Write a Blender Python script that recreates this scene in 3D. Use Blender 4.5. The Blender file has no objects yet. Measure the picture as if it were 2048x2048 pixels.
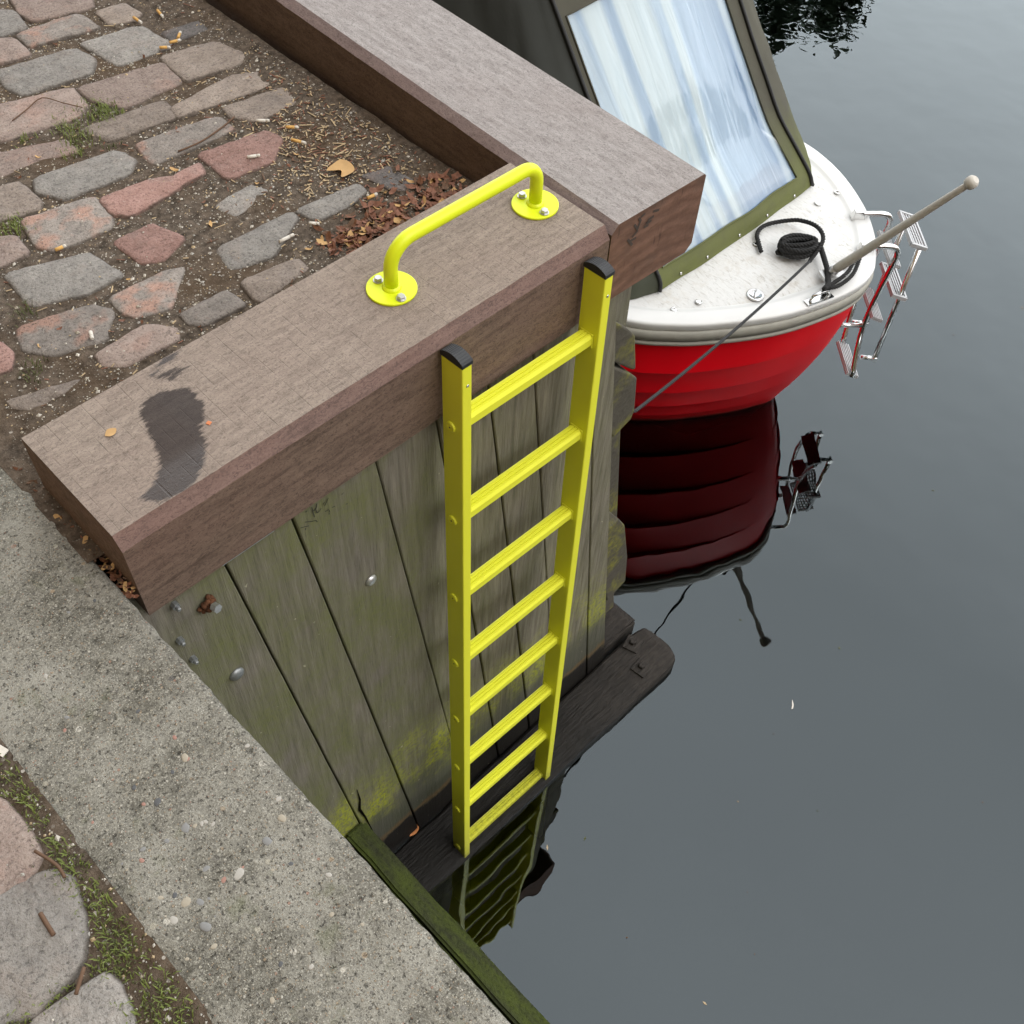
import bpy, bmesh, math, random
from mathutils import Vector, Matrix, noise
random.seed(7)
sc = bpy.context.scene
col = sc.collection

# ---------------------------------------------------------------- camera, sky, sun, exposure
cam_d = bpy.data.cameras.new('camera'); cam = bpy.data.objects.new('camera', cam_d); col.objects.link(cam)
cam.matrix_world = Matrix(((0.71275647, 0.54335375, -0.44355937, -1.39356814),
                           (-0.70021912, 0.58806262, -0.40481543, -1.07730591),
                           (0.04088270, 0.59912357, 0.79961213, 1.37616891),
                           (0, 0, 0, 1)))
cam_d.sensor_width = 36.0; cam_d.lens = 36.0*2186.757/2048.0
cam_d.clip_start = 0.02; cam_d.clip_end = 800.0
sc.camera = cam
SUN = Vector((0.10, -0.62, 0.90)).normalized()          # towards the soft sun
w = bpy.data.worlds.new('World'); sc.world = w; w.use_nodes = True
nt = w.node_tree; bg = nt.nodes['Background']
sky = nt.nodes.new('ShaderNodeTexSky'); sky.sky_type = 'NISHITA'; sky.sun_disc = False
sky.sun_elevation = math.asin(SUN.z); sky.sun_rotation = math.atan2(SUN.x, SUN.y)
sky.air_density = 1.0; sky.dust_density = 4.0; sky.ozone_density = 1.0
hs = nt.nodes.new('ShaderNodeHueSaturation'); hs.inputs['Saturation'].default_value = 0.22
nt.links.new(sky.outputs[0], hs.inputs['Color'])
# closed cloud deck in front of the blue: grey, a little brighter towards the horizon all round, softly mottled
tcw = nt.nodes.new('ShaderNodeTexCoord'); sxyz = nt.nodes.new('ShaderNodeSeparateXYZ'); nt.links.new(tcw.outputs['Generated'], sxyz.inputs[0])
cr_ = nt.nodes.new('ShaderNodeValToRGB'); nt.links.new(sxyz.outputs[2], cr_.inputs[0]); e_ = cr_.color_ramp.elements
e_[0].position = 0.0; e_[0].color = (0.99, 1.0, 1.01, 1); e_[1].position = 0.80; e_[1].color = (0.335, 0.345, 0.352, 1)
cn = nt.nodes.new('ShaderNodeTexNoise'); cn.inputs['Scale'].default_value = 2.2; cn.inputs['Detail'].default_value = 5; nt.links.new(tcw.outputs['Generated'], cn.inputs['Vector'])
mr = nt.nodes.new('ShaderNodeMapRange'); mr.inputs[1].default_value = .3; mr.inputs[2].default_value = .7; mr.inputs[3].default_value = 14.6; mr.inputs[4].default_value = 16.6; nt.links.new(cn.outputs['Fac'], mr.inputs[0])
ml_ = nt.nodes.new('ShaderNodeVectorMath'); ml_.operation = 'SCALE'; nt.links.new(cr_.outputs[0], ml_.inputs[0]); nt.links.new(mr.outputs[0], ml_.inputs['Scale'])
mixw = nt.nodes.new('ShaderNodeMix'); mixw.data_type = 'RGBA'; mixw.inputs[0].default_value = 0.85
nt.links.new(hs.outputs[0], mixw.inputs[6]); nt.links.new(ml_.outputs[0], mixw.inputs[7]); nt.links.new(mixw.outputs[2], bg.inputs['Color'])
bg.inputs['Strength'].default_value = 0.15
sd = bpy.data.lights.new('sun', 'SUN'); sd.energy = 0.6; sd.angle = math.radians(35); sd.color = (1.0, 0.97, 0.93)
so = bpy.data.objects.new('sun', sd); col.objects.link(so); so.rotation_euler = SUN.to_track_quat('Z', 'Y').to_euler()
sc.view_settings.view_transform = 'Standard'; sc.view_settings.look = 'None'
sc.view_settings.gamma = 1.0; sc.view_settings.use_curve_mapping = False
sc.view_settings.exposure = 0.92
sc.cycles.caustics_reflective = False; sc.cycles.max_bounces = 6; sc.cycles.diffuse_bounces = 3; sc.cycles.glossy_bounces = 4; sc.cycles.transparent_max_bounces = 8

# ---------------------------------------------------------------- helpers: node materials
class NT:
    def __init__(s, name):
        s.m = bpy.data.materials.new(name); s.m.use_nodes = True; s.t = s.m.node_tree; s.n = s.t.nodes; s.l = s.t.links
        s.b = s.n['Principled BSDF']; s.out = s.n['Material Output']; s._tc = None
    def tc(s, which='Object'):
        if s._tc is None: s._tc = s.n.new('ShaderNodeTexCoord')
        return s._tc.outputs[which]
    def put(s, sock, v):
        if hasattr(v, 'is_output') or isinstance(v, bpy.types.NodeSocket): s.l.new(v, sock)
        elif isinstance(v, (tuple, list)) and len(v) == 3 and sock.type == 'RGBA': sock.default_value = (*v, 1)
        else: sock.default_value = v
    def map(s, scale=(1, 1, 1), rot=(0, 0, 0), loc=(0, 0, 0), src=None):
        n = s.n.new('ShaderNodeMapping'); s.l.new(src or s.tc(), n.inputs['Vector'])
        n.inputs['Scale'].default_value = scale; n.inputs['Rotation'].default_value = rot; n.inputs['Location'].default_value = loc
        return n.outputs[0]
    def noise(s, scale, detail=4, rough=0.55, vec=None, dist=0.0, out='Fac'):
        n = s.n.new('ShaderNodeTexNoise'); n.inputs['Scale'].default_value = scale; n.inputs['Detail'].default_value = detail
        n.inputs['Roughness'].default_value = rough; n.inputs['Distortion'].default_value = dist
        s.l.new(vec or s.tc(), n.inputs['Vector']); return n.outputs[out]
    def vor(s, scale, vec=None, feature='F1', out='Distance', rnd=1.0):
        n = s.n.new('ShaderNodeTexVoronoi'); n.feature = feature; n.inputs['Scale'].default_value = scale
        n.inputs['Randomness'].default_value = rnd
        s.l.new(vec or s.tc(), n.inputs['Vector']); return n.outputs[out]
    def wave(s, scale, vec=None, dist=2, kind='BANDS', direction='X', detail=2, dscale=1.0):
        n = s.n.new('ShaderNodeTexWave'); n.wave_type = kind; n.inputs['Scale'].default_value = scale
        if kind == 'BANDS': n.bands_direction = direction
        else: n.rings_direction = direction
        n.inputs['Distortion'].default_value = dist; n.inputs['Detail'].default_value = detail; n.inputs['Detail Scale'].default_value = dscale
        s.l.new(vec or s.tc(), n.inputs['Vector']); return n.outputs['Fac']
    def ramp(s, fac, stops, interp='LINEAR'):
        n = s.n.new('ShaderNodeValToRGB'); s.l.new(fac, n.inputs[0]); e = n.color_ramp.elements; n.color_ramp.interpolation = interp
        while len(e) < len(stops): e.new(0.5)
        for i, (p, c) in enumerate(stops):
            e[i].position = p
            e[i].color = (*c, 1) if isinstance(c, (tuple, list)) else (c, c, c, 1)
        return n.outputs[0]
    def mix(s, fac, a, b, mode='MIX'):
        n = s.n.new('ShaderNodeMix'); n.data_type = 'RGBA'; n.blend_type = mode
        s.put(n.inputs[0], fac); s.put(n.inputs[6], a); s.put(n.inputs[7], b); return n.outputs[2]
    def math(s, op, a, b=0.5, clamp=False):
        n = s.n.new('ShaderNodeMath'); n.operation = op; n.use_clamp = clamp
        s.put(n.inputs[0], a); s.put(n.inputs[1], b); return n.outputs[0]
    def sep(s, vec):
        n = s.n.new('ShaderNodeSeparateXYZ'); s.l.new(vec, n.inputs[0]); return n.outputs
    def attr(s, name, out='Fac'):
        n = s.n.new('ShaderNodeAttribute'); n.attribute_name = name; return n.outputs[out]
    def rnd(s):
        n = s.n.new('ShaderNodeObjectInfo'); return n.outputs['Random']
    def bump(s, h, strength=0.5, dist=0.002, prev=None):
        n = s.n.new('ShaderNodeBump'); n.inputs['Strength'].default_value = strength; n.inputs['Distance'].default_value = dist
        s.l.new(h, n.inputs['Height'])
        if prev is not None: s.l.new(prev, n.inputs['Normal'])
        return n.outputs[0]
    def set(s, **k):
        for a, v in k.items():
            s.put(s.b.inputs[{'color': 'Base Color', 'rough': 'Roughness', 'metal': 'Metallic', 'normal': 'Normal', 'spec': 'Specular IOR Level',
                              'alpha': 'Alpha', 'ior': 'IOR', 'coat': 'Coat Weight', 'trans': 'Transmission Weight', 'coatr': 'Coat Roughness'}[a]], v)
        return s.m

def m_plain(name, c, rough=0.5, metal=0.0, var=0.12, scale=40.0, bump=0.0, bscale=200.0, spec=0.5):
    n = NT(name); v = n.noise(scale, 3)
    cc = n.mix(v, tuple(max(0, x*(1-var)) for x in c), tuple(min(1, x*(1+var)) for x in c))
    n.set(color=cc, rough=rough, metal=metal, spec=spec)
    if bump: n.set(normal=n.bump(n.noise(bscale, 3), bump, 0.001))
    return n.m

# ---------------------------------------------------------------- helpers: meshes and objects
def tag(o, label=None, cat=None, group=None, kind=None):
    if label: o['label'] = label
    if cat: o['category'] = cat
    if group: o['group'] = group
    if kind: o['kind'] = kind
    return o
def empty(name, loc=(0, 0, 0), **k):
    o = bpy.data.objects.new(name, None); o.location = loc; o.empty_display_size = 0.05; col.objects.link(o); tag(o, **k); return o
def obj(name, me, parent=None, **k):
    o = bpy.data.objects.new(name, me); col.objects.link(o)
    if parent is not None:
        o.parent = parent; o.matrix_parent_inverse = parent.matrix_world.inverted() if parent.matrix_world != Matrix() else Matrix()
    tag(o, **k); return o
def kids(name, me, parent, **k):                       # child whose mesh is in the parent's own space
    o = bpy.data.objects.new(name, me); col.objects.link(o); o.parent = parent; tag(o, **k); return o
def wchild(name, me, parent, **k):                     # child whose mesh is in world space under a parent that is only translated
    o = kids(name, me, parent, **k); o.location = -parent.location; return o
class MB:
    """collects verts/faces with material index, then becomes one mesh"""
    def __init__(s): s.v = []; s.f = []; s.mi = []; s.sm = []
    def add(s, v, f, mi=0, smooth=False):
        o = len(s.v); s.v += [tuple(p) for p in v]; s.f += [tuple(i+o for i in q) for q in f]; s.mi += [mi]*len(f); s.sm += [smooth]*len(f); return s
    def box(s, c, d, rot=None, mi=0, taper=0.0):
        v = []
        for z in (-1, 1):
            k = 1-taper if z > 0 else 1
            for y in (-1, 1):
                for x in (-1, 1): v.append(Vector((x*d[0]/2*k, y*d[1]/2*k, z*d[2]/2)))
        if rot is not None: v = [rot @ p for p in v]
        c = Vector(c); v = [p+c for p in v]
        return s.add(v, [(0, 2, 3, 1), (4, 5, 7, 6), (0, 1, 5, 4), (2, 6, 7, 3), (0, 4, 6, 2), (1, 3, 7, 5)], mi)
    def tube(s, path, r, seg=10, mi=0, caps=True, closed=False):
        P = [Vector(p) for p in path]; n = len(P); rr = r if isinstance(r, (list, tuple)) else [r]*n
        T = []
        for i in range(n):
            a = P[(i-1) % n] if closed or i > 0 else P[i]; b = P[(i+1) % n] if closed or i < n-1 else P[i]
            T.append((b-a).normalized())
        up = Vector((0, 0, 1)) if abs(T[0].z) < .9 else Vector((1, 0, 0))
        x = T[0].cross(up).normalized(); v = []
        for i in range(n):
            x = (x - T[i]*x.dot(T[i])).normalized(); y = T[i].cross(x)
            for k in range(seg):
                a = 2*math.pi*k/seg; v.append(P[i]+(x*math.cos(a)+y*math.sin(a))*rr[i])
        f = []
        for i in range(n if closed else n-1):
            j = (i+1) % n
            for k in range(seg): f.append((i*seg+k, i*seg+(k+1) % seg, j*seg+(k+1) % seg, j*seg+k))
        s.add(v, f, mi, True)
        if caps and not closed:
            o = len(s.v)-len(v)
            s.f.append(tuple(o+k for k in range(seg))[::-1]); s.mi.append(mi); s.sm.append(False)
            s.f.append(tuple(o+(n-1)*seg+k for k in range(seg))); s.mi.append(mi); s.sm.append(False)
        return s
    def lathe(s, prof, c, axis=(0, 0, 1), seg=20, mi=0, smooth=True):
        """prof: (radius, height) list"""
        A = Vector(axis).normalized(); X = A.orthogonal().normalized(); Y = A.cross(X); c = Vector(c); v = []
        for r, h in prof:
            for k in range(seg):
                a = 2*math.pi*k/seg; v.append(c+A*h+(X*math.cos(a)+Y*math.sin(a))*r)
        f = [(i*seg+k, i*seg+(k+1) % seg, (i+1)*seg+(k+1) % seg, (i+1)*seg+k) for i in range(len(prof)-1) for k in range(seg)]
        s.add(v, f, mi, smooth); o = len(s.v)-len(v)
        s.f.append(tuple(o+k for k in range(seg))[::-1]); s.mi.append(mi); s.sm.append(False)
        s.f.append(tuple(o+(len(prof)-1)*seg+k for k in range(seg))); s.mi.append(mi); s.sm.append(False)
        return s
    def grid(s, fn, nu, nv, mi=0, smooth=True):
        v = [fn(i/nu, j/nv) for j in range(nv+1) for i in range(nu+1)]
        return s.add(v, [(j*(nu+1)+i, j*(nu+1)+i+1, (j+1)*(nu+1)+i+1, (j+1)*(nu+1)+i) for j in range(nv) for i in range(nu)], mi, smooth)
    def prism(s, poly, a, b, mi=0):
        """poly: list of Vectors; extruded from offset a to offset b (Vectors)"""
        n = len(poly); v = [Vector(p)+Vector(a) for p in poly]+[Vector(p)+Vector(b) for p in poly]
        s.add(v, [tuple(range(n))[::-1], tuple(range(n, 2*n))]+[(i, (i+1) % n, n+(i+1) % n, n+i) for i in range(n)], mi); return s
    def mesh(s, name, mats, fix=True, bevel=0.0, bseg=2, merge=0.0):
        me = bpy.data.meshes.new(name); me.from_pydata(s.v, [], s.f)
        for m in (mats if isinstance(mats, (list, tuple)) else [mats]): me.materials.append(m)
        me.polygons.foreach_set('material_index', s.mi); me.polygons.foreach_set('use_smooth', s.sm)
        if fix or bevel or merge:
            bm = bmesh.new(); bm.from_mesh(me)
            if merge: bmesh.ops.remove_doubles(bm, verts=bm.verts, dist=merge)
            if fix: bmesh.ops.recalc_face_normals(bm, faces=bm.faces)
            if bevel:
                es = [e for e in bm.edges if len(e.link_faces) == 2 and e.calc_face_angle(0) > 0.5]
                bmesh.ops.bevel(bm, geom=es, offset=bevel, segments=bseg, profile=0.5, affect='EDGES')
            bm.to_mesh(me); bm.free()
        me.update(); return me
def nz(x, y=0.0, z=0.0): return noise.noise(Vector((x, y, z)))
def smooth_path(pts, n=8):
    P = [Vector(p) for p in pts]; out = []
    for i in range(len(P)-1):
        a = P[max(i-1, 0)]; b = P[i]; c = P[i+1]; d = P[min(i+2, len(P)-1)]
        for k in range(n):
            t = k/n
            out.append(0.5*((2*b)+(c-a)*t+(2*a-5*b+4*c-d)*t*t+(3*b-a-3*c+d)*t**3))
    out.append(P[-1]); return out

# ---------------------------------------------------------------- measured layout (metres; z = 0 is the top of the near beam)
ZW = -2.20                       # water
GZ = -0.127                      # tops of the cobbles
BL, BW, BH, BC, BCZ = 1.1098, 0.27, 0.2094, 0.0177, 0.0259
B2A = -0.0345

# ---------------------------------------------------------------- materials
def wood_weathered(name, base, dark, red, wet=False, along='x', saw=True, endg=False):
    n = NT(name)
    sca = (1.2, 14, 14) if along == 'x' else (14, 1.2, 14)
    g = n.noise(7, 6, 0.62, n.map(sca)); g2 = n.noise(60, 4, 0.6, n.map((0.35, 1, 1) if along == 'x' else (1, 0.35, 1)))
    big = n.noise(4.5, 5, 0.65, n.map((0.5, 1, 1) if along == 'x' else (1, 0.5, 1))); fib = n.noise(190, 4, 0.72, n.map((0.55, 1, 1) if along == 'x' else (1, 0.55, 1)), dist=1.6)
    c = n.mix(n.ramp(g, [(0.3, 0.0), (0.7, 1.0)]), dark, base)
    c = n.mix(n.math('MULTIPLY', n.ramp(g2, [(0.42, 0.0), (0.62, 1.0)]), 0.45), c, tuple(x*1.18 for x in base))
    c = n.mix(n.math('MULTIPLY', n.ramp(big, [(0.42, 0.0), (0.68, 1.0)]), 0.5), c, red)
    c = n.mix(n.ramp(fib, [(0.36, 0.65), (0.50, 0.0)]), c, tuple(x*0.55 for x in dark)); c = n.mix(n.ramp(fib, [(0.56, 0.0), (0.72, 0.45)]), c, tuple(min(.8, x*1.35) for x in base))
    h = n.math('ADD', n.math('MULTIPLY', fib, 0.6), n.math('MULTIPLY', g2, 0.5))
    if saw:
        v = n.map((1, 0.06, 1) if along == 'x' else (0.06, 1, 1), rot=(0, 0, 0.03))
        s1 = n.wave(13.5, v, 2.6, direction='X' if along == 'x' else 'Y', detail=3, dscale=1.5)
        gate = n.ramp(n.noise(14, 4, 0.7, n.map((1.6, 1, 1))), [(0.44, 0.0), (0.60, 1.0)])
        s1 = n.math('MULTIPLY', n.ramp(s1, [(0.0, 1.0), (0.028, 0.0)]), gate)
        v2 = n.map((0.05, 1, 1) if along == 'x' else (1, 0.05, 1), rot=(0, 0, -0.02))
        s2 = n.wave(11, v2, 3.0, direction='Y' if along == 'x' else 'X', detail=3, dscale=1.2)
        s2 = n.math('MULTIPLY', n.ramp(s2, [(0.0, 0.8), (0.02, 0.0)]), n.ramp(n.noise(13, 4, 0.7, n.map(loc=(5, 5, 5))), [(0.50, 0.0), (0.64, 0.9)]))
        ln = n.math('MAXIMUM', s1, s2)
        c = n.mix(n.math('MULTIPLY', n.math('MULTIPLY', ln, n.ramp(n.noise(60, 3, 0.7), [(0.38, 0.0), (0.58, 1.0)])), 0.45), c, tuple(x*0.45 for x in dark)); h = n.math('SUBTRACT', h, n.math('MULTIPLY', ln, 0.4))
    rough = 0.85
    if wet:
        a = n.attr('wet')
        a = n.ramp(n.math('ADD', a, n.math('MULTIPLY', n.math('SUBTRACT', n.noise(110, 5, 0.75, n.map((0.22, 1, 1))), 0.5), 1.5)), [(0.40, 0.0), (0.62, 1.0)])
        c = n.mix(n.math('MULTIPLY', a, 0.9), c, n.mix(g2, (0.020, 0.015, 0.014), (0.048, 0.037, 0.034)))
        wr = n.attr('pool'); rough = n.math('SUBTRACT', 0.85, n.math('MULTIPLY', n.math('MULTIPLY', a, wr), 0.62))
    n.set(color=c, rough=rough, spec=0.3, normal=n.bump(h, 0.7, 0.0026))
    return n.m
M = {}
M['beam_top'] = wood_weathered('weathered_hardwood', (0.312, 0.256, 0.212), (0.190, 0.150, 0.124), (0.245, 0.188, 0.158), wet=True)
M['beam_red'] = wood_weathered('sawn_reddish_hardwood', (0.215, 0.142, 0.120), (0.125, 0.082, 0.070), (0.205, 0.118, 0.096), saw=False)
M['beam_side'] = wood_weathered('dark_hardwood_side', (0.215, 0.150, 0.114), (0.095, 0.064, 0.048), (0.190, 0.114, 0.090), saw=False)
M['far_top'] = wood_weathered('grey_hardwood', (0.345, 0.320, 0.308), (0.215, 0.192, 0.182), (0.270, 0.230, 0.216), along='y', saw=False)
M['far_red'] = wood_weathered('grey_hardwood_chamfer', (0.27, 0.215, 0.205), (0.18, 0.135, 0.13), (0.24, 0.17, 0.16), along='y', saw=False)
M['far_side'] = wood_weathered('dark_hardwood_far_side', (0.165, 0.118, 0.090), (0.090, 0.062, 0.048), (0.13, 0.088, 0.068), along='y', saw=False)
def endgrain():
    n = NT('hardwood_end_grain')
    v = n.map((1, 1, 1), loc=(-0.14, 0, 0.46))
    r = n.wave(9, v, 2.2, 'RINGS', 'Y', 3, 1.2); f = n.noise(120, 4, 0.7); bgn = n.noise(11, 4, 0.6)
    c = n.mix(n.ramp(r, [(0.1, 0.0), (0.9, 1.0)]), (0.160, 0.086, 0.060), (0.205, 0.112, 0.078)); c = n.mix(n.ramp(n.noise(26, 5, 0.7, n.map((1, 1, 2.5), rot=(0, 0.5, 0))), [(0.40, 0.55), (0.56, 0.0)]), c, (0.085, 0.046, 0.032)); c = n.mix(n.math('MULTIPLY', f, 0.35), c, (0.25, 0.15, 0.11))
    c = n.mix(n.ramp(bgn, [(0.50, 0.0), (0.72, 0.6)]), c, (0.115, 0.080, 0.062))
    z = n.sep(n.tc())[2]
    rad = n.noise(30, 4, 0.7, n.map((3.0, 1, 0.35), rot=(0, 0.55, 0)))
    c = n.mix(n.ramp(rad, [(0.30, 0.6), (0.38, 0.0)]), c, (0.045, 0.028, 0.02))
    n.set(color=c, rough=0.85, spec=0.25, normal=n.bump(n.math('ADD', r, f), 0.5, 0.002)); return n.m
M['end'] = endgrain()

def soil_mat():
    n = NT('soil_and_grit')
    a = n.noise(55, 6, 0.7); b = n.vor(210); cc = n.vor(210, out='Color'); big = n.noise(5, 3); f = n.noise(420, 3, 0.7)
    c = n.mix(n.ramp(a, [(0.32, 0.0), (0.68, 1.0)]), (0.034, 0.026, 0.019), (0.195, 0.153, 0.117))
    c = n.mix(n.ramp(big, [(0.46, 0.0), (0.66, 0.6)]), c, n.mix(f, (0.034, 0.021, 0.012), (0.165, 0.105, 0.058)))
    sx = n.sep(cc)
    g = n.math('MULTIPLY', n.ramp(b, [(0.0, 1.0), (0.25, 1.0), (0.42, 0.0)]), n.math('MULTIPLY', n.ramp(sx[0], [(0.72, 0.0), (0.76, 1.0)]), n.ramp(n.noise(14, 4, 0.7), [(0.42, 0.1), (0.6, 1.0)])))
    c = n.mix(g, c, n.mix(sx[1], (0.16, 0.13, 0.10), (0.42, 0.38, 0.31)))
    b2 = n.vor(90); c2 = n.sep(n.vor(90, out='Color'))
    g2 = n.math('MULTIPLY', n.ramp(b2, [(0.0, 1.0), (0.25, 1.0), (0.30, 0.0)]), n.ramp(c2[0], [(0.93, 0.0), (0.94, 1.0)]))
    c = n.mix(g2, c, n.mix(c2[1], (0.2, 0.17, 0.14), (0.5, 0.46, 0.4)))
    h = n.math('ADD', n.math('MULTIPLY', a, 1.0), n.math('ADD', n.math('MULTIPLY', g, 0.5), n.math('MULTIPLY', f, 0.5)))
    n.set(color=c, rough=0.95, spec=0.2, normal=n.bump(h, 1.0, 0.006)); return n.m
M['soil'] = soil_mat()

def stone_mat(name, c1, c2, blotch, bl=0.3):
    n = NT(name); off = n.rnd()
    vec = n.tc()
    a = n.noise(30, 6, 0.7, vec); b = n.noise(170, 4, 0.7, vec); sp = n.vor(330, vec); bg_ = n.noise(13, 3, 0.6, vec)
    c = n.mix(n.ramp(a, [(0.3, 0.0), (0.7, 1.0)]), c1, c2)
    c = n.mix(n.ramp(bg_, [(0.52, 0.0), (0.64, bl)]), c, blotch)
    c = n.mix(n.ramp(b, [(0.34, 0.7), (0.46, 0.0)]), c, tuple(x*0.4 for x in c1)); c = n.mix(n.ramp(n.noise(48, 5, 0.75, n.map((1, 2.2, 1), rot=(0, 0, 0.5))), [(0.34, 0.6), (0.46, 0.0)]), c, tuple(x*0.5 for x in c1))
    c = n.mix(n.ramp(b, [(0.60, 0.0), (0.74, 0.55)]), c, (0.42, 0.38, 0.34))
    hsv = n.n.new('ShaderNodeHueSaturation'); n.l.new(c, hsv.inputs['Color']); mulv = n.n.new('ShaderNodeMath'); mulv.operation = 'MULTIPLY'; mulv.inputs[1].default_value = 1.95; n.l.new(mulv.outputs[0], hsv.inputs['Value'])
    n.l.new(n.ramp(off, [(0.0, 0.5), (1.0, 0.72)]), mulv.inputs[0])
    dirt = n.ramp(n.math('ADD', n.attr('edge'), n.math('MULTIPLY', n.math('SUBTRACT', n.noise(60, 4, 0.7), 0.5), 0.9)), [(0.62, 0.0), (1.0, 0.8)])
    c = n.mix(dirt, hsv.outputs[0], (0.070, 0.055, 0.043))
    h = n.math('ADD', a, n.math('MULTIPLY', b, 0.6))
    n.set(color=c, rough=0.88, spec=0.3, normal=n.bump(h, 1.0, 0.008)); return n.m
STN = [stone_mat('granite_pinkish', (0.235, 0.180, 0.155), (0.36, 0.290, 0.250), (0.40, 0.235, 0.185)),
       stone_mat('granite_bluegrey', (0.195, 0.182, 0.168), (0.315, 0.295, 0.268), (0.27, 0.215, 0.180)),
       stone_mat('granite_red', (0.255, 0.150, 0.125), (0.38, 0.235, 0.200), (0.20, 0.17, 0.15)),
       stone_mat('granite_mixed', (0.175, 0.155, 0.138), (0.30, 0.265, 0.235), (0.40, 0.215, 0.155), 0.6),
       stone_mat('granite_brown', (0.190, 0.155, 0.130), (0.305, 0.255, 0.215), (0.17, 0.15, 0.14)),
       stone_mat('granite_dark', (0.085, 0.080, 0.078), (0.165, 0.150, 0.142), (0.20, 0.14, 0.115))]

def concrete_mat():
    n = NT('old_exposed_aggregate_concrete')
    big = n.noise(7, 4, 0.6); a = n.noise(45, 5, 0.7); f = n.noise(300, 3, 0.75)
    c = n.mix(n.ramp(a, [(0.3, 0.0), (0.7, 1.0)]), (0.085, 0.080, 0.066), (0.370, 0.352, 0.308))
    c = n.mix(n.ramp(f, [(0.30, 0.75), (0.50, 0.0)]), c, (0.075, 0.070, 0.055)); c = n.mix(n.ramp(f, [(0.55, 0.0), (0.72, 0.8)]), c, (0.60, 0.575, 0.51))
    c = n.mix(n.ramp(big, [(0.42, 0.0), (0.62, 0.85)]), c, n.mix(f, (0.20, 0.19, 0.165), (0.56, 0.54, 0.49)))
    def peb(scale, keep, pal, lo=0.28):
        d = n.vor(scale); cs = n.sep(n.vor(scale, out='Color'))
        g = n.math('MULTIPLY', n.ramp(d, [(0.0, 1.0), (lo, 1.0), (lo+0.05, 0.0)]), n.ramp(cs[0], [(keep, 0.0), (keep+0.02, 1.0)]))
        return g, n.ramp(cs[1], pal, 'CONSTANT')
    gp = [(0.0, (0.50, 0.47, 0.40)), (0.25, (0.16, 0.15, 0.14)), (0.45, (0.42, 0.33, 0.24)), (0.6, (0.62, 0.59, 0.53)), (0.8, (0.26, 0.25, 0.23)), (0.965, (0.42, 0.25, 0.19))]
    g1, p1 = peb(330, 0.45, gp, 0.36); c = n.mix(n.math('MULTIPLY', g1, 0.7), c, p1)
    g2, p2 = peb(150, 0.80, gp, 0.30); c = n.mix(n.math('MULTIPLY', g2, 0.75), c, p2)
    g3, p3 = peb(62, 0.93, gp, 0.26); c = n.mix(n.math('MULTIPLY', g3, 0.9), c, p3)
    pit = n.ramp(n.noise(130, 4, 0.75), [(0.30, 1.0), (0.42, 0.0)])
    c = n.mix(n.math('MULTIPLY', pit, 0.75), c, (0.060, 0.056, 0.046))
    x = n.sep(n.tc())[0]
    edge = n.ramp(n.math('ADD', x, n.math('MULTIPLY', big, 0.08)), [(0.0, 0.0), (1.0, 1.0)])
    moss = n.ramp(n.noise(11, 5, 0.7, n.map(loc=(3, 1, 0))), [(0.60, 0.0), (0.74, 0.55)])
    c = n.mix(moss, c, (0.12, 0.135, 0.055))
    h = n.math('ADD', n.math('ADD', a, n.math('MULTIPLY', g2, 0.7)), n.math('SUBTRACT', n.math('MULTIPLY', g1, 0.5), n.math('MULTIPLY', pit, 0.9)))
    c = n.mix(1.0, c, (0.93, 0.93, 0.895), 'MULTIPLY'); n.set(color=c, rough=0.92, spec=0.25, normal=n.bump(n.math('ADD', h, n.math('MULTIPLY', f, 0.8)), 1.0, 0.0045)); return n.m
M['kerb'] = concrete_mat()

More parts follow.
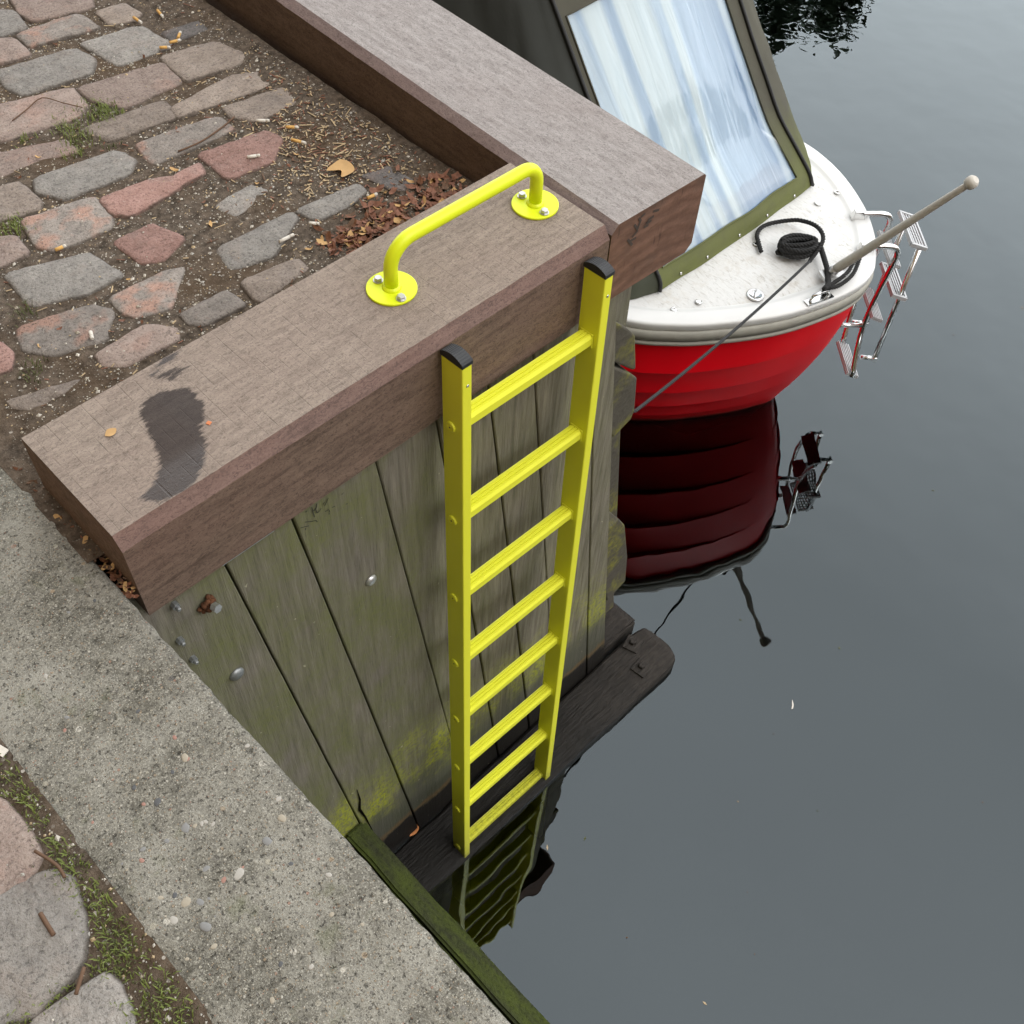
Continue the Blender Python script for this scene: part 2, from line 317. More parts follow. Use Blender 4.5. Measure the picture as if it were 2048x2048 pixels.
def plank_mat():
    n = NT('algae_covered_plank'); r = n.rnd(); z = n.sep(n.tc())[2]
    off = n.n.new('ShaderNodeVectorMath'); off.operation = 'ADD'; n.l.new(n.tc(), off.inputs[0])
    cmb = n.n.new('ShaderNodeCombineXYZ'); n.l.new(n.math('MULTIPLY', r, 37.0), cmb.inputs[0]); n.l.new(cmb.outputs[0], off.inputs[1]); v = off.outputs[0]
    def mp(sx, sy, sz):
        return n.map((sx, sy, sz), rot=(0, 0.125, 0), src=v)
    g = n.noise(9, 6, 0.6, mp(9, 9, 0.5)); fine = n.noise(70, 6, 0.7, mp(6, 6, 0.26)); blot = n.noise(5.0, 5, 0.62, mp(1.5, 1.5, 0.8)); sp = n.noise(70, 4, 0.7, v)
    c = n.mix(n.ramp(g, [(0.3, 0.0), (0.7, 1.0)]), (0.100, 0.088, 0.066), (0.280, 0.252, 0.200))
    c = n.mix(n.ramp(r, [(0.0, 0.0), (1.0, 0.35)]), c, (0.21, 0.20, 0.175))
    al = n.math('MULTIPLY', n.ramp(blot, [(0.36, 0.0), (0.62, 1.0)]), n.ramp(sp, [(0.25, 0.45), (0.6, 1.0)]))
    xx = n.sep(n.tc())[0]; c = n.mix(n.math('MULTIPLY', al, n.ramp(n.math('ADD', xx, 1.2), [(0.55, 0.85), (0.95, 0.30)])), c, n.mix(sp, (0.100, 0.116, 0.040), (0.205, 0.218, 0.078)))
    c = n.mix(n.ramp(fine, [(0.28, 0.6), (0.46, 0.0)]), c, (0.060, 0.052, 0.038))
    zn = n.math('ADD', z, n.math('MULTIPLY', n.math('SUBTRACT', n.noise(6, 4, 0.65, v), 0.5), 0.34))
    lime = n.math('MULTIPLY', n.math('MULTIPLY', n.ramp(n.math('ADD', n.math('MULTIPLY', zn, 1.0), 2.3), [(0.44, 0.0), (0.53, 1.0), (0.66, 0.8), (0.86, 0.0)]),
                  n.ramp(sp, [(0.40, 0.12), (0.56, 1.0)])), n.ramp(n.noise(2.2, 4, 0.6, mp(2.2, 2.2, 1.0)), [(0.42, 0.0), (0.60, 1.0)]))
    c = n.mix(lime, c, n.mix(sp, (0.28, 0.32, 0.012), (0.46, 0.48, 0.035)))
    wet = n.ramp(n.math('ADD', zn, 2.3), [(0.34, 1.0), (0.46, 0.75), (0.58, 0.0)])
    c = n.mix(n.math('MULTIPLY', wet, 0.85), c, (0.062, 0.066, 0.048))
    zb_ = n.math('ADD', z, n.math('MULTIPLY', n.math('SUBTRACT', n.noise(14, 4, 0.65, v), 0.5), 0.09)); brown = n.ramp(n.math('ADD', zb_, 2.3), [(0.260, 0.0), (0.285, 0.9), (0.315, 0.0)]); c = n.mix(brown, c, (0.15, 0.095, 0.045))
    blk = n.ramp(n.math('ADD', zb_, 2.3), [(0.262, 1.0), (0.285, 0.0)]); c = n.mix(blk, c, (0.012, 0.010, 0.008))
    fl = n.ramp(n.noise(75, 2, 0.5, n.map((1, 1, 0.7), src=v), dist=0.4), [(0.735, 0.0), (0.775, 1.0)])
    c = n.mix(n.math('MULTIPLY', fl, 0.8), c, (0.44, 0.42, 0.30))
    rough = n.math('SUBTRACT', 0.88, n.math('MULTIPLY', wet, 0.25))
    n.set(color=c, rough=rough, spec=0.3, normal=n.bump(n.math('ADD', g, n.math('ADD', fine, n.math('MULTIPLY', sp, 0.4))), 0.6, 0.003)); return n.m
M['plank'] = plank_mat()
M['gap'] = m_plain('black_earth_backing', (0.006, 0.005, 0.004), 1.0, spec=0.0)

def wet_black():
    n = NT('waterlogged_black_timber')
    g = n.noise(10, 6, 0.65, n.map((0.9, 12, 12))); f = n.noise(80, 5, 0.7, n.map((0.35, 1, 1))); b = n.noise(6, 4, 0.6)
    x = n.sep(n.tc())[0]
    c = n.mix(g, (0.006, 0.0055, 0.005), (0.030, 0.027, 0.024))
    dry = n.math('MULTIPLY', n.ramp(n.math('ADD', x, n.math('MULTIPLY', n.math('SUBTRACT', b, 0.5), 0.7)), [(0.0, 0.0), (0.42, 1.0)]), n.ramp(f, [(0.25, 0.25), (0.6, 1.0)]))
    c = n.mix(n.math('MULTIPLY', dry, 0.60), c, n.mix(f, (0.034, 0.029, 0.025), (0.098, 0.085, 0.074)))
    rough = n.math('ADD', 0.40, n.math('MULTIPLY', dry, 0.35))
    n.set(color=c, rough=rough, spec=0.16, normal=n.bump(n.math('ADD', g, n.math('MULTIPLY', f, 0.8)), 0.9, 0.006)); return n.m
M['black_timber'] = wet_black()
def moss_timber():
    n = NT('mossy_timber')
    a = n.noise(7, 5, 0.65, n.map((5, 1.0, 1.0))); b = n.noise(90, 4, 0.7); s = n.noise(22, 4, 0.65)
    c = n.mix(n.ramp(a, [(0.36, 0.0), (0.58, 1.0)]), n.mix(b, (0.022, 0.026, 0.012), (0.055, 0.060, 0.026)), n.mix(s, (0.040, 0.052, 0.010), (0.085, 0.108, 0.020)))
    c = n.mix(n.ramp(b, [(0.30, 0.7), (0.48, 0.0)]), c, (0.020, 0.022, 0.010))
    n.set(color=c, rough=0.85, spec=0.3, normal=n.bump(n.math('ADD', b, s), 0.8, 0.005)); return n.m
M['moss_timber'] = moss_timber()

def paint(name, c, dirt, rough=0.38, ds=0.10):
    n = NT(name); a = n.noise(9, 4, 0.6); b = n.noise(80, 4, 0.7); d = n.noise(260, 3, 0.7)
    cc = n.mix(a, tuple(x*0.93 for x in c), c)
    sp = n.math('MULTIPLY', n.ramp(b, [(0.26, 1.0), (0.36, 0.0)]), ds*4)
    cc = n.mix(sp, cc, dirt)
    n.set(color=cc, rough=n.math('ADD', rough, n.math('MULTIPLY', b, 0.12)), spec=0.45, normal=n.bump(n.math('ADD', n.math('MULTIPLY', b, 0.3), n.math('MULTIPLY', d, 0.2)), 0.05, 0.0006)); return n.m
def ladder_paint():
    n = NT('yellow_powder_coat'); w_ = n.n.new('ShaderNodeNewGeometry'); z = n.sep(w_.outputs['Position'])[2]
    a = n.noise(7, 4, 0.6); b = n.noise(70, 5, 0.75); d = n.noise(230, 3, 0.7)
    c = n.mix(a, (0.80, 0.80, 0.040), (0.85, 0.86, 0.055))
    c = n.mix(n.ramp(n.math('ADD', b, n.math('MULTIPLY', a, 0.25)), [(0.36, 0.22), (0.45, 0.0)]), c, (0.52, 0.48, 0.05))
    c = n.mix(n.ramp(d, [(0.72, 0.0), (0.80, 0.55)]), c, (0.25, 0.21, 0.06))
    wl_ = n.math('ADD', z, n.math('MULTIPLY', n.math('SUBTRACT', b, 0.5), 0.25))
    c = n.mix(n.ramp(n.math('ADD', wl_, 2.3), [(0.10, 0.85), (0.17, 0.35), (0.42, 0.0)]), c, (0.22, 0.21, 0.035))
    n.set(color=c, rough=n.math('ADD', 0.34, n.math('MULTIPLY', b, 0.25)), spec=0.45, normal=n.bump(n.math('ADD', n.math('MULTIPLY', b, 0.3), n.math('MULTIPLY', d, 0.3)), 0.07, 0.0008)); return n.m
M['yellow'] = ladder_paint()
M['_y'] = paint('yellow_powder_coat', (0.83, 0.78, 0.045), (0.36, 0.33, 0.03))
M['lemon'] = paint('lemon_yellow_paint', (0.76, 0.86, 0.012), (0.34, 0.33, 0.05))
M['cap'] = m_plain('black_plastic', (0.012, 0.013, 0.015), 0.45)
M['steel'] = m_plain('stainless_steel', (0.72, 0.72, 0.71), 0.16, 1.0, 0.05)
M['zinc'] = m_plain('zinc_plated_bolt', (0.56, 0.56, 0.55), 0.38, 0.85, 0.25, 120)
M['dullzinc'] = m_plain('dull_galvanised_bolt', (0.30, 0.31, 0.31), 0.5, 0.75, 0.3, 60)
M['rust'] = m_plain('rust', (0.115, 0.045, 0.018), 0.9, 0.1, 0.6, 90, 0.8, 160)
M['shim'] = m_plain('pale_blue_plastic_shim', (0.28, 0.38, 0.42), 0.5)
M['ink'] = m_plain('black_marker', (0.020, 0.020, 0.018), 0.8)
M['ink2'] = m_plain('dark_stain_marks', (0.060, 0.045, 0.036), 0.85)

def water_mat():
    n = NT('harbour_water'); n.n.remove(n.b)
    v = n.map((1, 1, 1)); a = n.noise(4.5, 2, 0.45, v); b = n.noise(0.9, 2, 0.5, v)
    bump = n.bump(n.math('ADD', n.math('MULTIPLY', a, 0.55), b), 0.5, 0.0075)
    fr = n.n.new('ShaderNodeFresnel'); fr.inputs['IOR'].default_value = 1.96; n.l.new(bump, fr.inputs['Normal'])
    gl = n.n.new('ShaderNodeBsdfGlossy'); gl.inputs['Roughness'].default_value = 0.0; n.l.new(bump, gl.inputs['Normal']); gl.inputs['Color'].default_value = (0.86, 0.96, 1.0, 1)
    tr = n.n.new('ShaderNodeBsdfTransparent'); tr.inputs['Color'].default_value = (0.80, 0.84, 0.70, 1)
    mx = n.n.new('ShaderNodeMixShader'); n.l.new(fr.outputs[0], mx.inputs[0]); n.l.new(tr.outputs[0], mx.inputs[1]); n.l.new(gl.outputs[0], mx.inputs[2])
    n.l.new(mx.outputs[0], n.out.inputs['Surface'])
    va = n.n.new('ShaderNodeVolumeAbsorption'); va.inputs['Color'].default_value = (0.36, 0.34, 0.10, 1); va.inputs['Density'].default_value = 11.0
    n.l.new(va.outputs[0], n.out.inputs['Volume']); return n.m
M['water'] = water_mat()
M['mud'] = m_plain('harbour_mud', (0.03, 0.03, 0.022), 0.95)

def hull_red():
    n = NT('red_gelcoat'); a = n.noise(5, 4, 0.6); b = n.noise(60, 4, 0.7, n.map((1, 1, 0.3)))
    z = n.sep(n.tc())[2]
    c = n.mix(a, (0.70, 0.001, 0.007), (0.76, 0.002, 0.010)); c = n.mix(n.ramp(b, [(0.70, 0.0), (0.85, 0.3)]), c, (0.35, 0.02, 0.02))
    wl = n.ramp(n.math('ADD', n.math('ADD', z, n.math('MULTIPLY', n.noise(14, 4, 0.7), 0.05)), 2.2), [(0.030, 0.9), (0.055, 0.25), (0.12, 0.0)]); c = n.mix(wl, c, (0.060, 0.020, 0.014)); sc_ = n.noise(40, 5, 0.75, n.map((0.6, 0.6, 4))); c = n.mix(n.ramp(sc_, [(0.66, 0.0), (0.76, 0.35)]), c, (0.50, 0.10, 0.09))
    n.set(color=c, rough=0.42, spec=0.18); return n.m
M['red'] = hull_red()
def deck_white():
    n = NT('worn_white_nonskid')
    t = n.noise(75, 4, 0.65, n.map((1, 0.32, 1), rot=(0, 0, 0.75)), dist=1.4); d = n.noise(8, 5, 0.65); s = n.noise(40, 4, 0.7)
    c = n.mix(t, (0.56, 0.56, 0.545), (0.78, 0.78, 0.765))
    c = n.mix(n.math('MULTIPLY', n.ramp(d, [(0.46, 0.0), (0.70, 0.55)]), n.ramp(s, [(0.42, 0.05), (0.62, 1.0)])), c, (0.46, 0.40, 0.31))
    c = n.mix(n.ramp(t, [(0.32, 0.75), (0.44, 0.0)]), c, (0.44, 0.42, 0.38))
    c = n.mix(n.ramp(n.noise(55, 4, 0.7, n.map(loc=(2, 2, 0))), [(0.70, 0.0), (0.78, 0.6)]), c, (0.40, 0.36, 0.30))
    n.set(color=c, rough=0.6, spec=0.4, normal=n.bump(t, 0.6, 0.002)); return n.m
M['deck'] = deck_white()
M['gel'] = m_plain('white_gelcoat', (0.72, 0.72, 0.705), 0.35, 0, 0.05, 12)
M['rub'] = m_plain('grey_rubbing_strake', (0.34, 0.33, 0.285), 0.6, 0, 0.2, 30)
M['rubd'] = m_plain('dark_rubber_insert', (0.05, 0.05, 0.047), 0.6)
def canvas_mat(name, c, moss):
    n = NT(name); a = n.noise(6, 5, 0.6); f = n.noise(500, 2); m_ = n.noise(9, 5, 0.65, n.map(loc=(4, 0, 0))); z = n.sep(n.tc())[2]
    cc = n.mix(a, tuple(x*0.75 for x in c), tuple(x*1.2 for x in c))
    zz = n.math('ADD', z, n.math('MULTIPLY', m_, 0.30))
    cc = n.mix(n.math('MULTIPLY', n.ramp(n.math('ADD', zz, 1.5), [(0.26, 1.0), (0.62, 0.0)]), n.ramp(m_, [(0.3, 0.5), (0.55, 1.0)])), cc, moss)
    n.set(color=cc, rough=0.85, spec=0.25, normal=n.bump(n.math('ADD', f, n.math('MULTIPLY', a, 3)), 0.3, 0.002)); return n.m
M['canvas'] = canvas_mat('olive_grey_canvas', (0.088, 0.084, 0.064), (0.165, 0.190, 0.045))
M['canvas_dark'] = canvas_mat('charcoal_canvas', (0.050, 0.053, 0.048), (0.075, 0.082, 0.052))
M['zip'] = m_plain('black_zip', (0.010, 0.010, 0.010), 0.6)
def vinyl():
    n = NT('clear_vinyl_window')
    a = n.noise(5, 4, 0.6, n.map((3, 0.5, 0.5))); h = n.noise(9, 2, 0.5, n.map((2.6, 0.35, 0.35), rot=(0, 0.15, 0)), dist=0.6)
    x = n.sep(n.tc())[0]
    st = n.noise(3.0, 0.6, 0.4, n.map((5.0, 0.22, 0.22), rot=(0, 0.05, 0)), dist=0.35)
    sky_streak = n.ramp(n.math('ADD', st, n.math('MULTIPLY', n.math('SUBTRACT', 1.58, x), 0.24)), [(0.42, 0.0), (0.62, 1.0)])  # streaks and bluer right side: sky reflection painted into the vinyl colour
    c = n.mix(sky_streak, n.mix(a, (0.26, 0.42, 0.66), (0.38, 0.53, 0.73)), n.mix(a, (0.44, 0.57, 0.66), (0.62, 0.71, 0.73)))
    n.set(color=c, rough=0.10, spec=0.8, ior=1.55, alpha=n.math('ADD', 0.52, n.math('MULTIPLY', sky_streak, 0.18)), normal=n.bump(h, 0.5, 0.012)); return n.m
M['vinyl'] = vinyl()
M['berth'] = m_plain('beige_berth', (0.56, 0.50, 0.40), 0.8)
M['curtain'] = m_plain('pale_curtain', (0.72, 0.78, 0.74), 0.9, 0, 0.06, 6)
M['pole'] = m_plain('weathered_white_pole', (0.52, 0.49, 0.43), 0.6, 0, 0.2, 60, 0.3, 120)
M['rope'] = m_plain('black_rope', (0.018, 0.018, 0.018), 0.9, 0, 0.5, 150, 0.5, 300)
M['rope_grey'] = m_plain('grey_rope', (0.036, 0.037, 0.038), 0.9, 0, 0.5, 150, 0.5, 300)
M['plastic_grey'] = m_plain('grey_plastic_tread', (0.46, 0.47, 0.48), 0.5)
M['filter'] = m_plain('cigarette_filter', (0.62, 0.36, 0.11), 0.85, 0, 0.2, 150)
M['paper'] = m_plain('dirty_white_paper', (0.64, 0.60, 0.53), 0.9, 0, 0.2, 120)
M['chip'] = m_plain('pale_wood_chip', (0.46, 0.35, 0.21), 0.9, 0, 0.35, 12)
M['grit'] = m_plain('pale_grit', (0.56, 0.52, 0.45), 0.9, 0, 0.5, 9)
M['brownleaf'] = m_plain('red_brown_dead_leaf', (0.20, 0.085, 0.048), 0.7, 0, 0.7, 60)
M['tanleaf'] = m_plain('tan_dead_leaf', (0.50, 0.31, 0.13), 0.8, 0, 0.25, 30)
M['orangeleaf'] = m_plain('orange_dead_leaf', (0.50, 0.19, 0.06), 0.75, 0, 0.3, 40)
M['twig'] = m_plain('brown_twig', (0.13, 0.075, 0.045), 0.9, 0, 0.3, 40)
M['grass'] = m_plain('grass_blade', (0.150, 0.185, 0.040), 0.7, 0, 0.4, 25)
M['moss'] = m_plain('moss_blade', (0.085, 0.095, 0.030), 0.8, 0, 0.5, 25)
M['bark'] = m_plain('bark', (0.07, 0.055, 0.042), 0.95, 0, 0.4, 20)
M['leaf'] = m_plain('evergreen_leaf', (0.060, 0.095, 0.055), 0.6, 0, 0.4, 4)
PEBM = [m_plain('pebble_grey', (0.22, 0.22, 0.215), 0.7, 0, 0.15, 60), m_plain('pebble_dark', (0.085, 0.088, 0.092), 0.65, 0, 0.2, 60), m_plain('pebble_buff', (0.36, 0.32, 0.25), 0.75, 0, 0.15, 60),
        m_plain('pebble_pink', (0.34, 0.19, 0.150), 0.75, 0, 0.2, 60), m_plain('pebble_pale', (0.40, 0.38, 0.34), 0.75, 0, 0.15, 60)]

# ---------------------------------------------------------------- the setting: ground, cobbles, water
STONES=[
[(-0.344,1.723),(-0.193,1.619),(-0.23,1.568),(-0.358,1.603),(-0.362,1.657)],
[(-0.443,1.726),(-0.379,1.671),(-0.395,1.585),(-0.485,1.595)],
[(-0.416,1.569),(-0.268,1.557),(-0.263,1.472),(-0.42,1.502)],
[(-0.532,1.614),(-0.444,1.563),(-0.448,1.484),(-0.461,1.474),(-0.558,1.495)],
[(-0.534,1.454),(-0.364,1.422),(-0.354,1.357),(-0.387,1.312),(-0.536,1.335),(-0.547,1.38)],
[(-0.221,1.532),(-0.151,1.525),(-0.144,1.461),(-0.18,1.447),(-0.227,1.464)],
[(-0.323,1.425),(-0.184,1.408),(-0.168,1.293),(-0.308,1.296)],
[(-0.147,1.352),(-0.053,1.339),(-0.063,1.286),(-0.148,1.303)],
[(-0.21,1.254),(-0.072,1.227),(-0.063,1.139),(-0.098,1.116),(-0.222,1.14)],
[(-0.427,1.266),(-0.23,1.235),(-0.249,1.143),(-0.388,1.139),(-0.426,1.201)],
[(-0.304,1.062),(-0.135,1.08),(-0.062,1.033),(-0.084,0.991),(-0.313,1.022)],
[(-0.221,0.981),(-0.071,0.965),(-0.091,0.897),(-0.198,0.894),(-0.23,0.941)],
[(-0.622,1.328),(-0.458,1.283),(-0.469,1.205),(-0.506,1.179),(-0.663,1.205),(-0.667,1.263)],
[(-0.507,1.124),(-0.323,1.103),(-0.331,1.033),(-0.483,1.049)],
[(-0.444,0.997),(-0.267,0.967),(-0.273,0.902),(-0.452,0.91),(-0.457,0.937)],
[(-0.369,0.868),(-0.213,0.846),(-0.21,0.802),(-0.268,0.753),(-0.368,0.763)],
[(-0.731,1.176),(-0.569,1.119),(-0.574,1.065),(-0.65,1.088),(-0.752,1.091)],
[(-0.678,1.026),(-0.513,1.003),(-0.501,0.949),(-0.538,0.92),(-0.667,0.933),(-0.697,0.985)],
[(-0.609,0.878),(-0.505,0.865),(-0.458,0.838),(-0.408,0.849),(-0.415,0.812),(-0.459,0.809),(-0.531,0.797),(-0.592,0.794),(-0.614,0.829)],
[(-0.834,1.064),(-0.724,1.042),(-0.722,0.961),(-0.74,0.941),(-0.851,0.971)],
[(-0.771,0.92),(-0.633,0.895),(-0.644,0.816),(-0.658,0.793),(-0.771,0.801),(-0.789,0.835)],
[(-0.907,0.941),(-0.818,0.891),(-0.825,0.829),(-0.903,0.832)],
[(-0.671,0.738),(-0.59,0.736),(-0.565,0.66),(-0.628,0.632),(-0.667,0.651)],
[(-0.444,0.704),(-0.351,0.714),(-0.333,0.673),(-0.437,0.648)],
[(-0.521,0.582),(-0.359,0.575),(-0.358,0.551),(-0.458,0.495),(-0.541,0.517)],
[(-0.879,0.789),(-0.74,0.743),(-0.726,0.652),(-0.804,0.651),(-0.888,0.684)],
[(-0.766,0.602),(-0.653,0.595),(-0.62,0.58),(-0.702,0.503),(-0.757,0.525),(-0.77,0.55)],
[(-0.549,0.466),(-0.435,0.452),(-0.433,0.413),(-0.553,0.397),(-0.558,0.409)],
[(-0.693,0.467),(-0.595,0.467),(-0.592,0.411),(-0.679,0.414),(-0.697,0.437)],
[(-0.939,0.641),(-0.816,0.612),(-0.793,0.571),(-0.844,0.515),(-0.929,0.54),(-0.962,0.582)],
[(-0.869,0.482),(-0.766,0.488),(-0.733,0.445),(-0.747,0.417),(-0.847,0.423),(-0.874,0.448)],
[(-1.051,0.49),(-0.967,0.464),(-0.936,0.454),(-0.97,0.441),(-1.031,0.443),(-1.052,0.468)],
[(-1.04,0.649),(-0.993,0.626),(-0.99,0.591),(-1.012,0.56),(-1.062,0.568)],
[(-0.326,0.575),(-0.181,0.564),(-0.182,0.531),(-0.24,0.516),(-0.31,0.521)],
[(-0.145,0.575),(-0.075,0.558),(-0.059,0.479),(-0.098,0.465),(-0.129,0.502)],
[(-0.129,0.442),(-0.082,0.435),(-0.063,0.392),(-0.133,0.396)],
[(-1.474,-0.14),(-1.445,-0.197),(-1.442,-0.247),(-1.447,-0.291),(-1.48,-0.308),(-1.516,-0.303),(-1.54,-0.24)],
[(-1.534,-0.312),(-1.472,-0.322),(-1.449,-0.334),(-1.441,-0.358),(-1.458,-0.417),(-1.487,-0.452),(-1.551,-0.461),(-1.598,-0.437),(-1.588,-0.355)],
[(-1.561,-0.481),(-1.471,-0.49),(-1.466,-0.516),(-1.479,-0.569),(-1.525,-0.593),(-1.593,-0.541)],
]
STAIN=[[(-0.94,0.187),(-0.918,0.208),(-0.884,0.202),(-0.848,0.181),(-0.851,0.139),(-0.858,0.117),(-0.884,0.092),(-0.9,0.054),(-0.926,0.026),(-0.941,0.015),(-0.956,-0.001),(-0.981,-0.003),(-1.026,0.009),(-1.038,0.035),(-1.012,0.045),(-0.985,0.06),(-0.968,0.091),(-0.955,0.136)],[(-0.859,0.266),(-0.831,0.27),(-0.815,0.261),(-0.825,0.252),(-0.85,0.252)],[(-0.885,0.251),(-0.85,0.252),(-0.856,0.243),(-0.878,0.243)],[(-0.877,0.239),(-0.844,0.234),(-0.82,0.221),(-0.84,0.213),(-0.861,0.209),(-0.867,0.227)]]
BUTTS=[[(-0.109,1.432),(-0.117,1.393)],[(-0.173,1.441),(-0.172,1.406)],[(-0.202,1.282),(-0.181,1.266)],[(-0.171,1.285),(-0.144,1.278)],[(-0.144,1.289),(-0.123,1.309)],[(-0.172,0.819),(-0.151,0.799)],[(-0.192,0.772),(-0.176,0.74)],[(-0.207,0.882),(-0.185,0.863)],[(-0.305,0.784),(-0.28,0.771)],[(-0.428,0.507),(-0.391,0.506)],[(-0.345,0.514),(-0.33,0.498)],[(-0.78,0.786),(-0.757,0.784)],[(-0.854,0.534),(-0.862,0.515)],[(-0.2,0.497),(-0.174,0.495)]]
PEB=[(-1.294,-0.466),(-1.287,-0.338),(-1.281,-0.397),(-1.175,-0.479),(-1.21,-0.491),(-1.284,-0.494),(-1.352,-0.437),(-1.364,-0.493),(-1.339,-0.528),(-1.265,-0.501),(-1.339,-0.484),(-1.326,-0.496),(-1.221,-0.309),(-1.232,-0.338),(-1.249,-0.42),(-1.354,-0.487),(-1.294,-0.171),(-1.261,-0.408),(-1.31,-0.396),(-1.277,-0.366),(-1.255,-0.371),(-1.337,-0.611),(-1.321,-0.527),(-1.27,-0.665),(-1.331,-0.663),(-1.35,-0.395),(-1.378,-0.428),(-1.371,-0.392),(-1.299,-0.298),(-1.335,-0.433),(-1.369,-0.302),(-1.223,-0.344),(-1.178,-0.587),(-1.294,-0.146),(-1.302,-0.165),(-1.361,-0.655),(-1.361,-0.455),(-1.314,-0.501),(-1.145,-0.356)]
PENMARKS=[[(-0.7613,-0.2367),(-0.7605,-0.2485),(-0.7576,-0.2495),(-0.7529,-0.2458)],[(-0.761,-0.248),(-0.7589,-0.2684)],[(-0.7499,-0.2366),(-0.7535,-0.2501),(-0.7534,-0.2589),(-0.7502,-0.2626),(-0.7458,-0.261),(-0.7422,-0.257)],[(-0.7337,-0.2567),(-0.7234,-0.2421)],[(-0.7359,-0.2499),(-0.7336,-0.2464)],[(-0.7345,-0.2736),(-0.726,-0.2748)],[(-0.7257,-0.2775),(-0.7252,-0.2836)],[(-0.7261,-0.2861),(-0.7274,-0.2889)],[(-0.7181,-0.2755),(-0.7121,-0.2779)],[(-0.7806,-0.2645),(-0.7653,-0.2762),(-0.7574,-0.2803),(-0.7552,-0.2872)],[(-0.7919,-0.2723),(-0.7835,-0.2764),(-0.7752,-0.2817)],[(-0.782,-0.2827),(-0.7823,-0.2869)],[(-0.776,-0.2376),(-0.7722,-0.2379)],[(-0.6932,-0.2583),(-0.6893,-0.2562)],[(-0.6869,-0.2934),(-0.6838,-0.2945)]]
B2MARKS=[[(0.082,-0.015),(0.0871,-0.0232),(0.0815,-0.0409)],[(0.0705,-0.0257),(0.0815,-0.0409)],[(0.1113,-0.0396),(0.1134,-0.0332),(0.126,-0.0323)],[(0.1078,-0.0397),(0.1209,-0.0409)],[(0.1035,-0.0469),(0.1131,-0.0481)],[(0.057,-0.0562),(0.071,-0.0753)],[(0.0651,-0.0624),(0.0789,-0.0623)],[(0.0703,-0.0538),(0.0815,-0.0465)],[(0.0897,-0.0134),(0.0961,-0.0112)],[(0.1254,-0.0189),(0.1403,-0.0228)]]
def set_attr(me, name, vals):
    a = me.attributes.new(name, 'FLOAT', 'POINT'); a.data.foreach_set('value', vals)

def soil_h(x, y):
    h = 0.0045*nz(x*9, y*9, 1.3)+0.0025*nz(x*31, y*31, 4.1)+0.0013*nz(x*95, y*95, 7.7)
    h += 0.010*max(0.0, 1-abs(x-0.0)/0.16)                     # drifted against the far beam
    h += 0.006*max(0.0, 1-(y-0.27)/0.20) if y > 0.2 and x > -1.0 else 0
    return -0.1335+h
def build_ground():
    m = MB(); x0, x1, y0, y1 = -1.95, 0.012, -0.95, 2.05; st = 0.008
    nx = int((x1-x0)/st); ny = int((y1-y0)/st)
    m.grid(lambda u, v: (x0+(x1-x0)*u, y0+(y1-y0)*v, soil_h(x0+(x1-x0)*u, y0+(y1-y0)*v)), nx, ny)
    for a, b, c, d in ((-40, x0, -40, 40), (x0, 0.012, y1, 40), (x0, -1.28, -40, y0)):     # quay surface beyond the near part
        m.grid(lambda u, v: (a+(b-a)*u, c+(d-c)*v, -0.137), 8, 8)
    me = m.mesh('ground', M['soil'], fix=False)
    # open the dock: drop every face that lies over the water of the notch
    bm = bmesh.new(); bm.from_mesh(me)
    kill = []
    for f in bm.faces:
        q = f.calc_center_median()
        if (q.x > -1.16 and q.y < 0.08) or (-1.398 < q.x < -1.145 and q.y < 2.5): kill.append(f)
    bmesh.ops.delete(bm, geom=kill, context='FACES'); bm.to_mesh(me); bm.free()
    return obj('ground', me, label='dark soil with grit between the cobbles of the quay', kind='structure')
ground = build_ground()

def stone_mesh(poly, drop=0.0, seed=0):
    P = [Vector((a, b, 0)) for a, b in poly]
    Q = []
    for i in range(len(P)):                                    # corner cutting keeps the stone's shape, rounds its corners
        a, b = P[i], P[(i+1) % len(P)]; Q += [a.lerp(b, 0.07), a.lerp(b, 0.5), a.lerp(b, 0.93)]
    n0 = len(Q); N = 40; L = [0.0]
    for i in range(n0): L.append(L[-1]+(Q[(i+1) % n0]-Q[i]).length)
    R = []
    for k in range(N):
        s = L[-1]*k/N
        for i in range(n0):
            if L[i] <= s <= L[i+1]: R.append(Q[i].lerp(Q[(i+1) % n0], (s-L[i])/max(1e-6, L[i+1]-L[i]))); break
    c = sum(R, Vector())/len(R); size = sum((p-c).length for p in R)/len(R)
    R = [c+(p-c)*(1.21+0.035*nz(p.x*38+seed, p.y*38, seed)+0.03*nz(p.x*90+seed, p.y*90, seed)) for p in R]
    rings = [(1.03, -0.035, 1.0), (1.0, -0.010, 1.0), (0.97, -0.004, 0.9), (0.92, -0.001, 0.6), (0.80, 0.0005, 0.25), (0.55, 0.0015, 0.0), (0.28, 0.002, 0.0)]
    v = []; at = []
    tx, ty = random.uniform(-.02, .02), random.uniform(-.02, .02)
    for s, z, e in rings:
        for p in R:
            q = c+(p-c)*s; hz = 0.0022*nz(q.x*40, q.y*40, seed)+0.0012*nz(q.x*110, q.y*110, seed)
            v.append((q.x, q.y, GZ+z-drop+hz+tx*(q.x-c.x)+ty*(q.y-c.y))); at.append(e)
    v.append((c.x, c.y, GZ+0.002-drop)); at.append(0.0)
    f = [(i*N+k, i*N+(k+1) % N, (i+1)*N+(k+1) % N, (i+1)*N+k) for i in range(len(rings)-1) for k in range(N)]
    o = (len(rings)-1)*N; f += [(o+k, o+(k+1) % N, len(v)-1) for k in range(N)]
    me = bpy.data.meshes.new('cobblestone'); me.from_pydata(v, [], f); me.polygons.foreach_set('use_smooth', [True]*len(f)); set_attr(me, 'edge', at)
    return me
